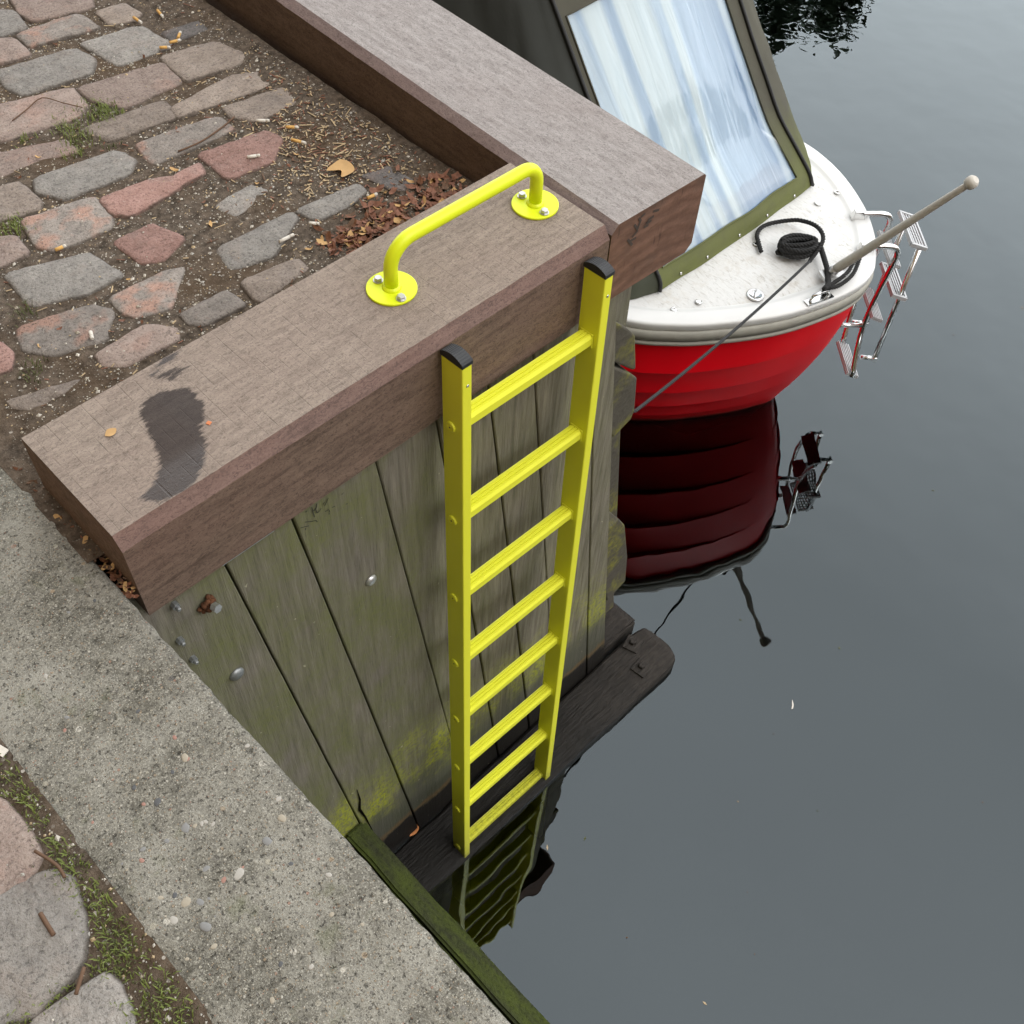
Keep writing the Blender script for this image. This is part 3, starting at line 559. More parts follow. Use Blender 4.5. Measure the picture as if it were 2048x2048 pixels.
KIND = [0,1,3,0,1,4,1,5,4,0,4,4,0,4,3,2,0,1,2,4,3,0,2,1,1,1,3,4,3,3,0,4,2,1,5,1,0,1,1]
DROP = {7: .004, 11: .001, 23: .005, 33: .003, 34: .004, 35: .005, 26: .003, 13: .002, 31: .004, 29: .002, 16: .003, 27: .001}
for i, poly in enumerate(STONES):
    me = stone_mesh(poly, DROP.get(i, 0.0)-0.0005+random.uniform(-.0012, .0012), i*3.7); me.materials.append(STN[KIND[i]]); kids('cobblestone', me, ground)
# further courses of cobbles beyond the part the photograph shows
row = 0; y = -0.88
def hits(cx, cy):
    return any((sum(p[0] for p in s)/len(s)-cx)**2+(sum(p[1] for p in s)/len(s)-cy)**2 < 0.0225 for s in STONES)
proto = {}
def outer_stones():
    y = -3.0; row = 0
    while y < 4.2:
        x = -3.4+(0.09 if row % 2 else 0)
        while x < -0.12:
            wd = random.uniform(0.14, 0.19)
            cx, cy = x+wd/2, y
            land = (cy > 0.34 and (cx < -1.50 or cx > -1.0)) or cx < -1.50
            if land and not hits(cx, cy):
                inview = (-0.98 < cx < -0.05 and 0.3 < cy < 1.62-0.62*(cx+0.35)) or (cx > -1.62 and cx < -1.3 and -0.75 < cy < 0.1)
                if not inview:
                    k = random.randrange(6); key = (k, random.randrange(3))
                    if key not in proto:
                        a, b = wd/2, 0.052; pl = [(-a, -b*.9), (a*.95, -b), (a, b*.85), (-a*.9, b)]
                        me = stone_mesh([(px+random.uniform(-.008, .008), py+random.uniform(-.006, .006)) for px, py in pl], 0, key[0]*9+key[1]); me.materials.append(STN[k]); proto[key] = me
                    o = kids('cobblestone', proto[key], ground); o.location = (cx, cy, 0); o.rotation_euler.z = random.uniform(-.06, .06)+math.pi*random.randrange(2)
            x += wd+0.025
        y += 0.135; row += 1
outer_stones()

wm = MB(); X0, X1, Y0, Y1, ZB = -1.6, 220.0, -220.0, 220.0, -5.2
wm.add([(X0, Y0, ZB), (X1, Y0, ZB), (X1, Y1, ZB), (X0, Y1, ZB), (X0, Y0, ZW), (X1, Y0, ZW), (X1, Y1, ZW), (X0, Y1, ZW)],
       [(0, 3, 2, 1), (4, 5, 6, 7), (0, 1, 5, 4), (1, 2, 6, 5), (2, 3, 7, 6), (3, 0, 4, 7)])
obj('water', wm.mesh('water', M['water']), label='still dark harbour water reflecting the grey sky', kind='structure')
bm_ = MB(); bm_.grid(lambda u, v: (-30+250*u, -220+440*v, -5.0), 2, 2); obj('harbour_bed', bm_.mesh('harbour_bed', M['mud'], fix=False), label='dark mud bed under the water', kind='structure')

# ---------------------------------------------------------------- concrete kerb
KX0, KX1, KZ = -1.402, -1.128, -0.131
def build_kerb():
    prof = []
    n = 34
    def fn(u, v):
        y = -1.7+4.2*v
        xl = KX0+0.004*nz(y*3, 2.2)+0.0016*nz(y*23, 5.0)+0.0012*nz(y*70, 8.0); xr = KX1+0.004*nz(y*6, 9.0)+0.0022*nz(y*40, 3.0)
        if u < 0.08: x = xl-0.020*(1-u/0.08); z = KZ-0.016*(1-u/0.08)**1.4-0.004
        elif u > 0.90:
            t = (u-0.90)/0.10; x = xr-0.012+0.012*min(1, math.sin(min(1, t*2.2)*math.pi/2)); z = KZ-0.010-0.012*max(0, min(1, t*2.2))**2-0.23*max(0, t-0.45)/0.55
            if t < 0.45: z = KZ-0.002-0.014*(1-math.cos(min(1, t/0.45)*math.pi/2))
        else:
            t = (u-0.08)/0.82; x = xl+(xr-0.012-xl)*t; z = KZ-0.004*(1-min(1, t/0.12))**2-0.002*max(0, (t-0.9)/0.1)
        z += 0.0016*nz(x*24, y*24, 1)+0.0010*nz(x*70, y*70, 2)
        return (x, y, z)
    m = MB(); m.grid(fn, 60, 560)
    k = empty('concrete_kerb', (-1.265, -0.4, KZ), label='rough exposed-aggregate concrete kerb running along the lower left', cat='kerb')
    wchild('body', m.mesh('kerb_body', M['kerb'], fix=False), k)
    pm = {}
    for i, (x, y) in enumerate(PEB+[(random.uniform(-1.38, -1.15), random.uniform(-0.75, 0.3)) for _ in range(46)]):
        big = i < 13; r = random.uniform(.0065, .0105) if big else random.uniform(.0028, .0052)
        key = (i if big else 100+i % 15)
        if key not in pm:
            mb = MB(); sd_ = random.random()*50
            n_ = 11
            prf = [(1.0, -0.35), (0.98, 0.0), (0.80, 0.22), (0.42, 0.34)]
            v = []
            for rr, h in prf:
                for q in range(n_):
                    a = 2*math.pi*q/n_; k_ = 1+0.22*nz(math.cos(a)*1.3+sd_, math.sin(a)*1.3, sd_); v.append((math.cos(a)*rr*k_, math.sin(a)*rr*k_*0.72, h*0.55))
            f = [(a_*n_+q, a_*n_+(q+1) % n_, (a_+1)*n_+(q+1) % n_, (a_+1)*n_+q) for a_ in range(3) for q in range(n_)]+[tuple(3*n_+q for q in range(n_))]
            mb.add(v, f, 0, True); me = mb.mesh('pebble', PEBM[[0, 1, 0, 2, 0, 3, 2, 4, 0, 4, 2, 0, 2][i] if big else [3, 2, 4, 0, 1, 3, 2, 0, 4, 2, 3, 0, 2, 1, 4][i % 15]], fix=False); pm[key] = me
        o = kids('pebble', pm[key], k); o.location = (x+1.265, y+0.4, -0.0005); o.scale = (r, r, r*0.75); o.rotation_euler.z = random.uniform(0, 6.28)
    return k
kerb = build_kerb()

# ---------------------------------------------------------------- timber beams
def inside(poly, x, y):
    c = False; j = len(poly)-1
    for i in range(len(poly)):
        if (poly[i][1] > y) != (poly[j][1] > y) and x < (poly[j][0]-poly[i][0])*(y-poly[i][1])/(poly[j][1]-poly[i][1])+poly[i][0]: c = not c
        j = i
    return c
def pdist(poly, x, y):
    d = 9
    for i in range(len(poly)):
        ax, ay = poly[i]; bx, by = poly[(i+1) % len(poly)]; L2 = (bx-ax)**2+(by-ay)**2
        t = max(0, min(1, ((x-ax)*(bx-ax)+(y-ay)*(by-ay))/max(L2, 1e-9))); d = min(d, math.hypot(x-ax-t*(bx-ax), y-ay-t*(by-ay)))
    return d
def beam_mesh(name, L, W, H, c, cz, mp, mats, du=0.008, back=0.004, lowc=0.0, seed=0.0, stain=False):
    """u along, v across from the chamfered side; material slots: top, chamfer, side, end"""
    m = MB(); nu = int(L/du); nv = int(W/du) if stain else 10
    jt = lambda u: 0.0016*nz(u*9+seed, 1)+0.0009*nz(u*45+seed, 2)
    prof = lambda u: [(0.0, -H), (0.0, -cz+jt(u)*1.2), (c+jt(u+3), 0.0), (W-back+jt(u+7)*.4, 0.0), (W, -back), (W, -H+lowc), (W-lowc, -H)]
    T = lambda u, v, z: mp(u, v, z)
    def strip(i, k, mi, n=1, fine=0.0):
        def fn(a, b):
            u = L*a; p = prof(u); q0, q1 = p[i], p[k]; v = q0[0]+(q1[0]-q0[0])*b; z = q0[1]+(q1[1]-q0[1])*b
            if i == 2: z += 0.0005*nz(u*20, v*20, seed)*min(1, 6*b*(1-b))
            return T(u, v, z)
        m.grid(fn, nu, n, mi, False)
    strip(0, 1, 2, 3); strip(1, 2, 1); strip(2, 3, 0, nv); strip(3, 4, 0); strip(4, 5, 2, 2); strip(5, 6, 2); strip(6, 0, 2)
    for u in (0.0, L):
        m.add([T(u, *q) for q in prof(u)], [tuple(range(7))], 3)
    me = m.mesh(name, mats, fix=True, merge=0.00002)
    if stain:
        we, po = [], []
        for vt in me.vertices:
            x, y, z = vt.co; val = 0.0; pl = 0.0
            if z > -0.03 and y > -0.02:
                d = min(((-1 if inside(s, x, y) else 1)*pdist(s, x, y) for s in STAIN)); val = 0.5-d/0.030; val = max(0, min(1, val))
                pl = max(0, min(1, (0.075-y)/0.03)) if x < -0.9 else (0.7 if y > 0.245 else 0.15)
            we.append(val); po.append(pl)
        set_attr(me, 'wet', we); set_attr(me, 'pool', po)
    return me
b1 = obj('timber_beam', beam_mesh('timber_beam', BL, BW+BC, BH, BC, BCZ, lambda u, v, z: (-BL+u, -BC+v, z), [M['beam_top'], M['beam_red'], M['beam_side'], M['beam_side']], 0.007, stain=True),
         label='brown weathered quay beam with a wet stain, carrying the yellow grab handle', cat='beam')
cb, sb = math.cos(B2A), math.sin(B2A)
def mp2(u, v, z): return (0.004+cb*v-sb*u, -0.018+sb*v+cb*u, z)
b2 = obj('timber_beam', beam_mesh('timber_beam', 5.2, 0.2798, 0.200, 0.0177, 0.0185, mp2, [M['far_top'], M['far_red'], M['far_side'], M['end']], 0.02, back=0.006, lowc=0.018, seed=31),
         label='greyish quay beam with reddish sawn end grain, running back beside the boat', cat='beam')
# pencil and marker marks
def strokes(name, lines, fn, wd, mat, parent):
    m = MB()
    for ln in lines:
        P = [Vector(fn(*p)) for p in smooth_path([(a, b, 0) for a, b in ln], 4)] if False else [fn(a, b) for a, b in ln]
        for a, b in zip(P[:-1], P[1:]):
            a, b = Vector(a), Vector(b); d = (b-a)
            if d.length < 1e-5: continue
            s = d.normalized().cross(Vector((0, 1, 0)))*wd/2; e = d.normalized()*wd*0.4
            m.add([a-e-s, b+e-s, b+e+s, a-e+s], [(0, 1, 2, 3)])
    return kids(name, m.mesh(name, mat, fix=False), parent)
strokes('marker_marks', B2MARKS, lambda x, z: (x, -0.0192-0.0335*(x-0.004), z), 0.006, M['ink2'], b2)

# ---------------------------------------------------------------- plank walls
def plank(xt0, xt1, xb0, xb1, zt, zb, y0, y1, seed):
    m = MB(); n = 26
    def ring(t):
        z = zt+(zb-zt)*t; a = xt0+(xb0-xt0)*t+0.0012*nz(z*6+seed, 3); b = xt1+(xb1-xt1)*t+0.0012*nz(z*6+seed, 8); ch = 0.0025
        f = y0+0.0035*nz(seed, z*0.8)
        return [(a, f+ch, z), (a+ch, f, z), ((a+b)/2, f-0.0006, z), (b-ch, f, z), (b, f+ch, z), (b, y1, z), (a, y1, z)]
    v = []
    for i in range(n+1): v += ring(i/n)
    m.add(v, [(i*7+k, i*7+(k+1) % 7, (i+1)*7+(k+1) % 7, (i+1)*7+k) for i in range(n) for k in range(7)]+[tuple(range(7)), tuple(n*7+k for k in range(7))])
    return m.mesh('plank', M['plank'])
wall = empty('plank_wall', (-0.4, 0.0, -2.0), label='algae-green vertical plank quay wall behind the yellow ladder', cat='wall')
JT = [(-1.16, -0.93), (-0.953, -0.737), (-0.806, -0.568), (-0.608, -0.360), (-0.452, -0.196), (-0.312, -0.045), (-0.183, 0.083), (0.010, 0.255), (0.080, 0.352)]
for i in range(len(JT)-1):
    g = 0.0022; dt = (JT[i][1]-JT[i][0])*0.66/1.95; db = (JT[i+1][1]-JT[i+1][0])*0.66/1.95
    wchild('plank', plank(JT[i][0]+g, JT[i+1][0]-g, JT[i][1]+g+dt, JT[i+1][1]-g+db, -0.2105, -2.86, random.uniform(-.002, .002), 0.045, i*5.1), wall)
mb = MB(); mb.prism([(-1.2, 0, -0.2095), (0.05, 0, -0.2095), (0.40, 0, -2.9), (-0.95, 0, -2.9)], (0, 0.046, 0), (0, 0.10, 0)); wchild('backing', mb.mesh('backing', M['gap']), wall)
def dome(x, z, r, mat, h=0.010):
    m = MB(); m.lathe([(r, 0.0), (r, 0.0025), (r*.86, h*.62), (r*.55, h*.9), (r*.2, h)], (x, -0.001, z), (0, -1, 0), 20); return m.mesh('bolt_head', mat)
wchild('bolt_head', dome(-0.649, -0.598, 0.0145, M['zinc']), wall)
wchild('bolt_head', dome(-0.994, -0.579, 0.0165, M['dullzinc']), wall)
def nut(x, z, mat, L=0.045, r=0.010, rusty=False):
    m = MB(); m.lathe([(r, 0), (r, L*.6)], (x, 0.0, z), (0, -1, 0), 6, smooth=False); m.lathe([(r*.55, 0), (r*.55, L), (r*.4, L+.002)], (x, 0.0, z), (0, -1, 0), 10)
    return m.mesh('bolt', mat)
for x, z, mm, L in ((-1.060, -0.246, M['dullzinc'], .018), (-1.074, -0.350, M['dullzinc'], .016), (-1.064, -0.430, M['dullzinc'], .016)):
    wchild('bolt', nut(x, z, mm, L, 0.0075), wall)
m = MB()
for k in range(26):
    a = random.uniform(0, 6.28); r = random.uniform(0, .017); m.lathe([(.004, -.002), (.0052, .003), (.003, .006)], (-1.008+r*math.cos(a), -0.004-random.uniform(0, .018)*(1-r/.02), -0.297+r*math.sin(a)*1.1), (random.uniform(-1, 1), -1, random.uniform(-1, 1)), 6)
rb = wchild('rusty_nut', m.mesh('rusty_nut', M['rust']), wall)
m = MB(); m.lathe([(.009, 0), (.009, .012)], (-1.003, -.024, -.290), (0.2, -1, 0.2), 6, smooth=False); wchild('bolt', m.mesh('bolt', M['zinc']), wall)
m = MB(); m.box((-0.906, -0.0085, -0.2145), (0.112, 0.010, 0.006)); obj('plastic_shim', m.mesh('plastic_shim', M['shim'], bevel=.0008), label='pale blue flat shim strip wedged under the near beam', cat='shim')
strokes('pen_marks', PENMARKS, lambda x, z: (x, -0.0038, z), 0.0016, M['ink'], wall).location = -wall.location
# crack in the second plank from the left, near its foot
m = MB(); P = [(-0.775, -1.52), (-0.771, -1.60), (-0.778, -1.66), (-0.764, -1.74), (-0.757, -1.80), (-0.745, -1.90)]
for (a, b), (c, d), w0, w1 in zip(P[:-1], P[1:], (.001, .003, .0045, .003, .002), (.003, .0045, .003, .002, .001)):
    m.add([(a-w0, -.0044, b), (a+w0, -.0044, b), (c+w1, -.0044, d), (c-w1, -.0044, d)], [(0, 1, 2, 3)])
wchild('split', m.mesh('split', M['gap'], fix=False), wall)
# wall of the quay side under the kerb and the wall facing the boat
kw = empty('plank_wall', (-1.1, -0.8, -2.2), label='plank wall standing below the concrete kerb, mostly hidden under it', cat='wall')
for k in range(14):
    y1 = -0.012-k*0.16
    m = MB(); m.prism([(-1.15, y1, -0.37), (-1.15, y1-.155, -0.37), (-0.90, y1-.155, -2.9), (-0.90, y1, -2.9)], (0, 0, 0), (-0.05, 0, 0)); wchild('plank', m.mesh('plank', M['plank']), kw)
fw = empty('plank_wall', (0.3, 2.0, -2.2), label='plank wall below the grey beam, facing the red boat', cat='wall')
for k in range(30):
    y0 = 0.10+k*0.16
    m = MB(); m.prism([(0.262, y0, -0.203), (0.262, y0+.155, -0.203), (0.335, y0+.155, -2.9), (0.335, y0, -2.9)], (0, 0, 0), (-0.06, 0, 0)); wchild('plank', m.mesh('plank', M['plank']), fw)
# blocks and post on the boat side of the wall corner
def block(name, face, y0, depth, mat, label, cat):
    m = MB(); m.prism([Vector((x, y0, z)) for x, z in face], (0, 0, 0), (0, depth, 0))
    return obj(name, m.mesh(name, mat, bevel=.004), label=label, cat=cat)
t1 = empty('fender_block', (0.2, 0.1, -0.8), label='upper worn timber fender block at the wall corner, beside the red hull', cat='fender')
def face_part(face, y0, d, par):
    m = MB(); m.prism([Vector((x, y0, z)) for x, z in face], (0, 0, 0), (0, d, 0)); wchild('timber', m.mesh('timber', M['plank2'], bevel=.005), par)
def wood2():
    n = NT('grey_green_fender_timber'); g = n.noise(8, 6, 0.6, n.map((3, 3, 10), rot=(0, 0.6, 0))); s = n.noise(60, 4, 0.7); b = n.noise(7, 4, 0.6)
    c = n.mix(g, (0.050, 0.045, 0.034), (0.120, 0.108, 0.084)); c = n.mix(n.math('MULTIPLY', n.ramp(b, [(0.48, 0.0), (0.62, 1.0)]), n.ramp(s, [(.35, 0.), (.6, .9)])), c, (0.22, 0.21, 0.035))
    n.set(color=c, rough=.85, spec=.3, normal=n.bump(n.math('ADD', g, s), .7, .004)); return n.m
M['plank2'] = wood2()
face_part([(0.12, -0.355), (0.216, -0.457), (0.246, -0.496), (0.276, -0.632), (0.262, -0.628), (0.14, -0.505)], 0.050, 0.42, t1)
face_part([(0.14, -0.519), (0.255, -0.634), (0.280, -0.664), (0.297, -0.80), (0.290, -0.83), (0.222, -0.855), (0.16, -0.75)], 0.044, 0.42, t1)
t2 = empty('fender_block', (0.35, 0.1, -1.7), label='lower mossy timber fender block at the wall corner, above the black timber', cat='fender')
face_part([(0.25, -1.33), (0.327, -1.322), (0.367, -1.391), (0.422, -1.618), (0.444, -1.790), (0.356, -1.830), (0.30, -1.62)], 0.044, 0.40, t2)
m = MB(); m.prism([(0.17, 0.115, -0.86), (0.335, 0.115, -0.86), (0.428, 0.115, -1.50), (0.52, 0.115, -2.13), (0.34, 0.115, -2.13)], (0, 0, 0), (0, 0.14, 0))
obj('fender_post', m.mesh('fender_post', M['plank2'], bevel=.005), label='weathered grey post between the two fender blocks at the wall corner', cat='post')

# ---------------------------------------------------------------- timbers at the waterline
bt = empty('waterline_timber', (0.0, -0.09, -2.16), label='black waterlogged timber along the wall foot, bolt plates at its right end', cat='timber')
def wl_timber():
    m = MB(); L0, L1 = -0.79, 0.522; n = 90
    def ring(t):
        x = L0+(L1-L0)*t; zt = -2.197+0.068*t+0.0035*nz(x*6, 3); e = max(0, (t-0.96)/0.04)
        ya = -0.188-0.004*t+0.003*nz(x*7, 1)+0.002*nz(x*30, 5)+0.004*e*e; yb = -0.006+0.004*nz(x*9, 7)-0.010*e
        P = []
        for y, z in ((ya, zt-0.16), (ya, zt-0.018), (ya+0.013, zt-0.003), (ya+0.05, zt+0.001), ((ya+yb)/2, zt+0.002), (yb-0.035, zt), (yb-0.010, zt-.002), (yb, zt-.012), (yb, zt-.16)):
            P.append((x, y, z+(0.0018*nz(x*30, y*60, 2) if z > zt-.01 else 0)))
        return P
    v = []; k = 9
    for i in range(n+1): v += ring(i/n)
    q = ring(1.0); v += [(x+0.024*(0.1+0.9*min(1, (y+.19)/.035))*(1-0.45*max(0, (y+.06)/.06)), y*0.985+(-0.08)*0.04, z-0.003) for x, y, z in q]
    n2 = n+1
    m.add(v, [(i*k+j, i*k+(j+1) % k, (i+1)*k+(j+1) % k, (i+1)*k+j) for i in range(n2) for j in range(k)]+[tuple(range(k)), tuple(n2*k+j for j in range(k))], 0, False)
    return m.mesh('timber', M['black_timber'])
wchild('timber', wl_timber(), bt)
def plate(x, y, z, rz):
    m = MB(); R_ = Matrix.Rotation(rz, 3, 'Z'); m.box((x, y, z+.004), (0.062, 0.058, 0.008), R_)
    p = wchild('bolt_plate', m.mesh('bolt_plate', M['black_timber'], bevel=.002), bt)
    m2 = MB(); m2.lathe([(.0125, 0), (.0125, .012), (.010, .014)], (x+.002, y+.002, z+.007), (0.05, 0, 1), 6, smooth=False); o = kids('nut', m2.mesh('nut', M['black_timber']), p)
plate(0.452, -0.040, -2.134, 0.30); plate(0.402, -0.128, -2.136, 0.12)
def rough_box(name, c, d, mat, amp=.004, div=14, seed=0.):
    bm = bmesh.new(); bmesh.ops.create_cube(bm, size=1.0)
    bmesh.ops.scale(bm, vec=d, verts=bm.verts); bmesh.ops.bevel(bm, geom=list(bm.edges), offset=.008, segments=2, affect='EDGES')
    bmesh.ops.subdivide_edges(bm, edges=[e for e in bm.edges if e.calc_length() > .05], cuts=div, use_grid_fill=True)
    for v in bm.verts:
        p = v.co+Vector(c); v.co = p+Vector((nz(p.x*20+seed, p.y*8, p.z*20), nz(p.y*8+seed+9, p.x*20, p.z*20), nz(p.z*20+seed+5, p.y*8, p.x*30)))*amp
    me = bpy.data.meshes.new(name); bm.to_mesh(me); bm.free(); me.materials.append(mat); return me
obj('waterline_timber', rough_box('waterline_timber', (0.44, 0.60, -2.19), (0.19, 1.17, 0.14), M['black_timber'], .003), label='black timber end butting against the wall-foot timber, running towards the boat', cat='timber')
mt = empty('mossy_waler', (-0.85, -0.5, -1.8), label='green mossy double timber waler below the concrete kerb', cat='timber')
wchild('timber', rough_box('timber', (-0.808, -0.90, -1.80), (0.066, 1.79, 0.12), M['moss_timber'], .005, 16, 3.), mt)
wchild('timber', rough_box('timber', (-0.889, -0.92, -1.812), (0.086, 1.83, 0.12), M['moss_timber'], .005, 16, 11.), mt)

# ---------------------------------------------------------------- yellow ladder
XL, YF, ZT, LD, LWD, LXR, LS, LZ1, LTI, LRO = -0.4581, -0.0798, -0.0242, 0.0567, 0.0240, 0.3782, 0.2793, -0.1704, 0.0463, -0.0319
lad = empty('quay_ladder', label='bright yellow metal ladder hanging down the plank wall into the water', cat='ladder')
c_, s_ = math.cos(LRO), math.sin(LRO)
ax = Vector((c_, LTI*s_, s_)).normalized(); az = Vector((-s_, LTI*c_, c_)); az = (az-ax*az.dot(ax)).normalized(); ay = az.cross(ax)
lad.matrix_world = Matrix(((ax.x, ay.x, az.x, XL), (ax.y, ay.y, az.y, YF+LTI*ZT), (ax.z, ay.z, az.z, ZT), (0, 0, 0, 1)))
LBOT = -2.62
def rail_mesh():
    m = MB(); m.box((LWD/2, LD/2, LBOT/2), (LWD, LD, -LBOT)); return m.mesh('rail', M['yellow'], bevel=.0026, bseg=3)
def cap_mesh():
    m = MB(); n = 12; e = 0.0012; poly = [(-e, -e, -0.002)]
    top = []
    for k in range(n*2+1):
        t = k/(n*2); y = -e+(LD+2*e)*t; z = 0.004+0.0105*math.sin(math.pi*t)**0.8 + (0.0010 if k % 2 else 0.0)
        top.append(Vector((0, y, z)))
    prof = [Vector((0, -e, -0.004))]+top+[Vector((0, LD+e, -0.004))]
    m.prism(prof, (-e, 0, 0), (LWD+e, 0, 0)); return m.mesh('end_cap', M['cap'], bevel=0)
rm = rail_mesh(); cm = cap_mesh()
def screw_mesh():
    m = MB(); m.lathe([(.0034, 0), (.0034, .0008), (.0020, .0014)], (LWD*0.55, 0.0, -0.052), (0, -1, 0), 12); return m.mesh('screw', M['steel'])
sm_ = screw_mesh()
plug = MB(); plug.lathe([(.0122, -.001), (.0122, .0022), (.0105, .0044), (.0082, .0046), (.0072, .0026), (.0052, .0026), (.0042, .0044), (.0022, .0046)], (0, 0, 0), (-1, 0, 0), 22); plug.lathe([(.0021, .004), (.0020, .0049)], (0, 0, 0), (-1, 0, 0), 10, 1); plug = plug.mesh('plug', [M['yellow'], M['cap']])
RZ, RY = 0.0150, 0.0335
def rung_mesh():
    m = MB(); prof = []
    y0, y1, zb, zt = -RY/2, RY/2, -RZ, RZ
    prof += [(y0+.004, zb), (y0, zb+.006), (y0, zt-.006), (y0+.003, zt-.001)]
    k = 3
    for i in range(k):
        a = y0+.004+(RY-.008)*i/k; b = y0+.004+(RY-.008)*(i+1)/k; w_ = b-a
        prof += [(a+.05*w_, zt+.0012), (a+.66*w_, zt+.0012), (a+.70*w_, zt-.0022), (a+.96*w_, zt-.0022)]
    prof += [(y1-.002, zt-.001), (y1, zt-.006), (y1, zb+.006), (y1-.004, zb)]
    m.prism([Vector((0, y, z)) for y, z in prof], (LWD-.001, 0, 0), (LXR+.001, 0, 0)); return m.mesh('rung', M['yellow'])
def collar_mesh():
    m = MB(); o = [(-RY/2-.002, -RZ-.002), (RY/2+.002, -RZ-.002), (RY/2+.002, RZ+.003), (-RY/2-.002, RZ+.003)]
    m.prism([Vector((0, y, z)) for y, z in o], (0, 0, 0), (-.0035, 0, 0)); return m.mesh('collar', M['yellow'], bevel=.0015)
gm, com = rung_mesh(), collar_mesh()
for x in (0.0, LXR):
    r = kids('rail', rm, lad); r.location.x = x
    cp = kids('end_cap', cm, r); scw = kids('screw', sm_, r)
    for k in range(9):
        p = kids('plug', plug, r); p.location = (0, LD*.55, LZ1-LS*k)
for k in range(9):
    g = kids('rung', gm, lad); g.location = (0, LD*.55, LZ1-LS*k)
    a = kids('collar', com, g); a.location = (LXR, 0, 0)
    b = kids('collar', com, g); b.location = (LWD+.0035, 0, 0)

# ---------------------------------------------------------------- yellow grab handle
hd = empty('grab_handle', (-0.247, 0.135, 0.0), label='lemon yellow bent-tube grab handle bolted on the near beam', cat='handle')
A_, B_ = Vector((-0.4335, 0.1365, 0)), Vector((-0.0609, 0.1335, 0)); hr, hh, rb_ = 0.0133, 0.0985, 0.052
path = [A_+Vector((0, 0, 0.004)), A_+Vector((0, 0, hh-rb_))]
dx = (B_-A_).normalized()
for k in range(1, 9):
    a = math.pi/2*k/8; path.append(A_+Vector((0, 0, hh-rb_))+dx*rb_*(1-math.cos(a))+Vector((0, 0, rb_*math.sin(a))))
rb2 = 0.040
for k in range(0, 9):
    a = math.pi/2*k/8; path.append(B_+Vector((0, 0, hh-rb2))-dx*rb2*(1-math.sin(a))+Vector((0, 0, rb2*math.cos(a))))
path.append(B_+Vector((0, 0, 0.004)))
m = MB(); m.tube(path, hr, 20); wchild('bar', m.mesh('bar', M['lemon']), hd)
for P_, bolts in ((A_, ((-0.4406, 0.1660), (-0.4412, 0.1010))), (B_, ((-0.0656, 0.1660), (-0.0687, 0.1000)))):
    m = MB(); m.lathe([(.0468, 0.0003), (.0475, .001), (.0475, .0045), (.0465, .0055)], P_, (0, 0, 1), 44)
    m.lathe([(.0185, .005), (.0165, .0075), (.0140, .012)], P_, (0, 0, 1), 24); fl = wchild('flange', m.mesh('flange', M['lemon']), hd)
    for bx, by in bolts:
        m = MB(); m.lathe([(.0095, 0.0055), (.0095, .0075)], (bx, by, 0), (0, 0, 1), 20)
        m.lathe([(.0078, .0075), (.0078, .0125), (.0066, .0140)], (bx, by, 0), (0, 0, 1), 6, smooth=False); kids('bolt', m.mesh('bolt', M['zinc']), fl)

# ---------------------------------------------------------------- the boat
boat = empty('moored_boat', (1.65, 2.2, -2.2), label='small red boat with white foredeck and olive canvas hood, moored alongside', cat='boat')
def bch(name, m, mats, par=None, **k):
    me = m.mesh(name, mats, **k)
    return wchild(name, me, boat) if par is None else kids(name, me, par)
SH = [(0.85, 4.6), (0.72, 2.4), (0.75, 1.6), (0.83, 1.05), (0.988, .654), (1.12, .486), (1.277, .363), (1.458, .257), (1.651, .190), (1.789, .166), (1.883, .176), (1.94, .203), (2.019, .254), (2.10, .325), (2.188, .427), (2.28, .58), (2.333, .726), (2.352, .877), (2.37, 1.3), (2.35, 2.4), (2.2, 4.6)]
WL = [(1.0, 4.5), (.95, 2.4), (1.02, 1.65), (1.15, 1.15), (1.30, .80), (1.42, .665), (1.53, .575), (1.65, .49), (1.76, .425), (1.83, .393), (1.87, .383), (1.90, .388), (1.94, .42), (1.98, .47), (2.03, .55), (2.08, .66), (2.12, .80), (2.14, .92), (2.17, 1.3), (2.15, 2.4), (2.05, 4.5)]
sh = smooth_path([(x, y, 0) for x, y in SH], 8); wl = smooth_path([(x, y, 0) for x, y in WL], 8); NS = len(sh)
nrm = []
for i in range(NS):
    t = (sh[min(i+1, NS-1)]-sh[max(i-1, 0)]).normalized(); nrm.append(Vector((t.y, -t.x, 0)))
if nrm[NS//2].y > 0: nrm = [-q for q in nrm]
def ringz(off, z): return [(sh[i].x+nrm[i].x*off, sh[i].y+nrm[i].y*off, z) for i in range(NS)]
def loft(rings, mi=0, smooth=True, m=None):
    m = m or MB(); v = []
    for r in rings: v += r
    m.add(v, [(a*NS+i, a*NS+i+1, (a+1)*NS+i+1, (a+1)*NS+i) for a in range(len(rings)-1) for i in range(NS-1)], mi, smooth); return m
ZR = -1.422
IST = min(range(NS), key=lambda i: sh[i].y); LAP = [min(1.0, max(0.0, (abs(i-IST)-6)/26)) for i in range(NS)]
def hull_ring(t, off=0.0, z=None):
    g = t**1.7; zz = ZR+(ZW-ZR)*t if z is None else z
    return [(sh[i].x-nrm[i].x*0.012+(wl[i].x-sh[i].x)*g+nrm[i].x*off*LAP[i], sh[i].y-nrm[i].y*0.012+(wl[i].y-sh[i].y)*g+nrm[i].y*off*LAP[i], zz) for i in range(NS)]
hm = MB()
lv = [0.0, 0.21, 0.42, 0.62, 0.82, 1.0, 1.2]
for k in range(len(lv)-1):
    a, b = lv[k], lv[k+1]; rings = [hull_ring(a+(b-a)*j/5, 0.022*(j/5)**2.6) for j in range(6)]
    loft(rings, 0, True, hm); loft([hull_ring(b, 0.022), hull_ring(b+.006, 0.0)], 0, False, hm)
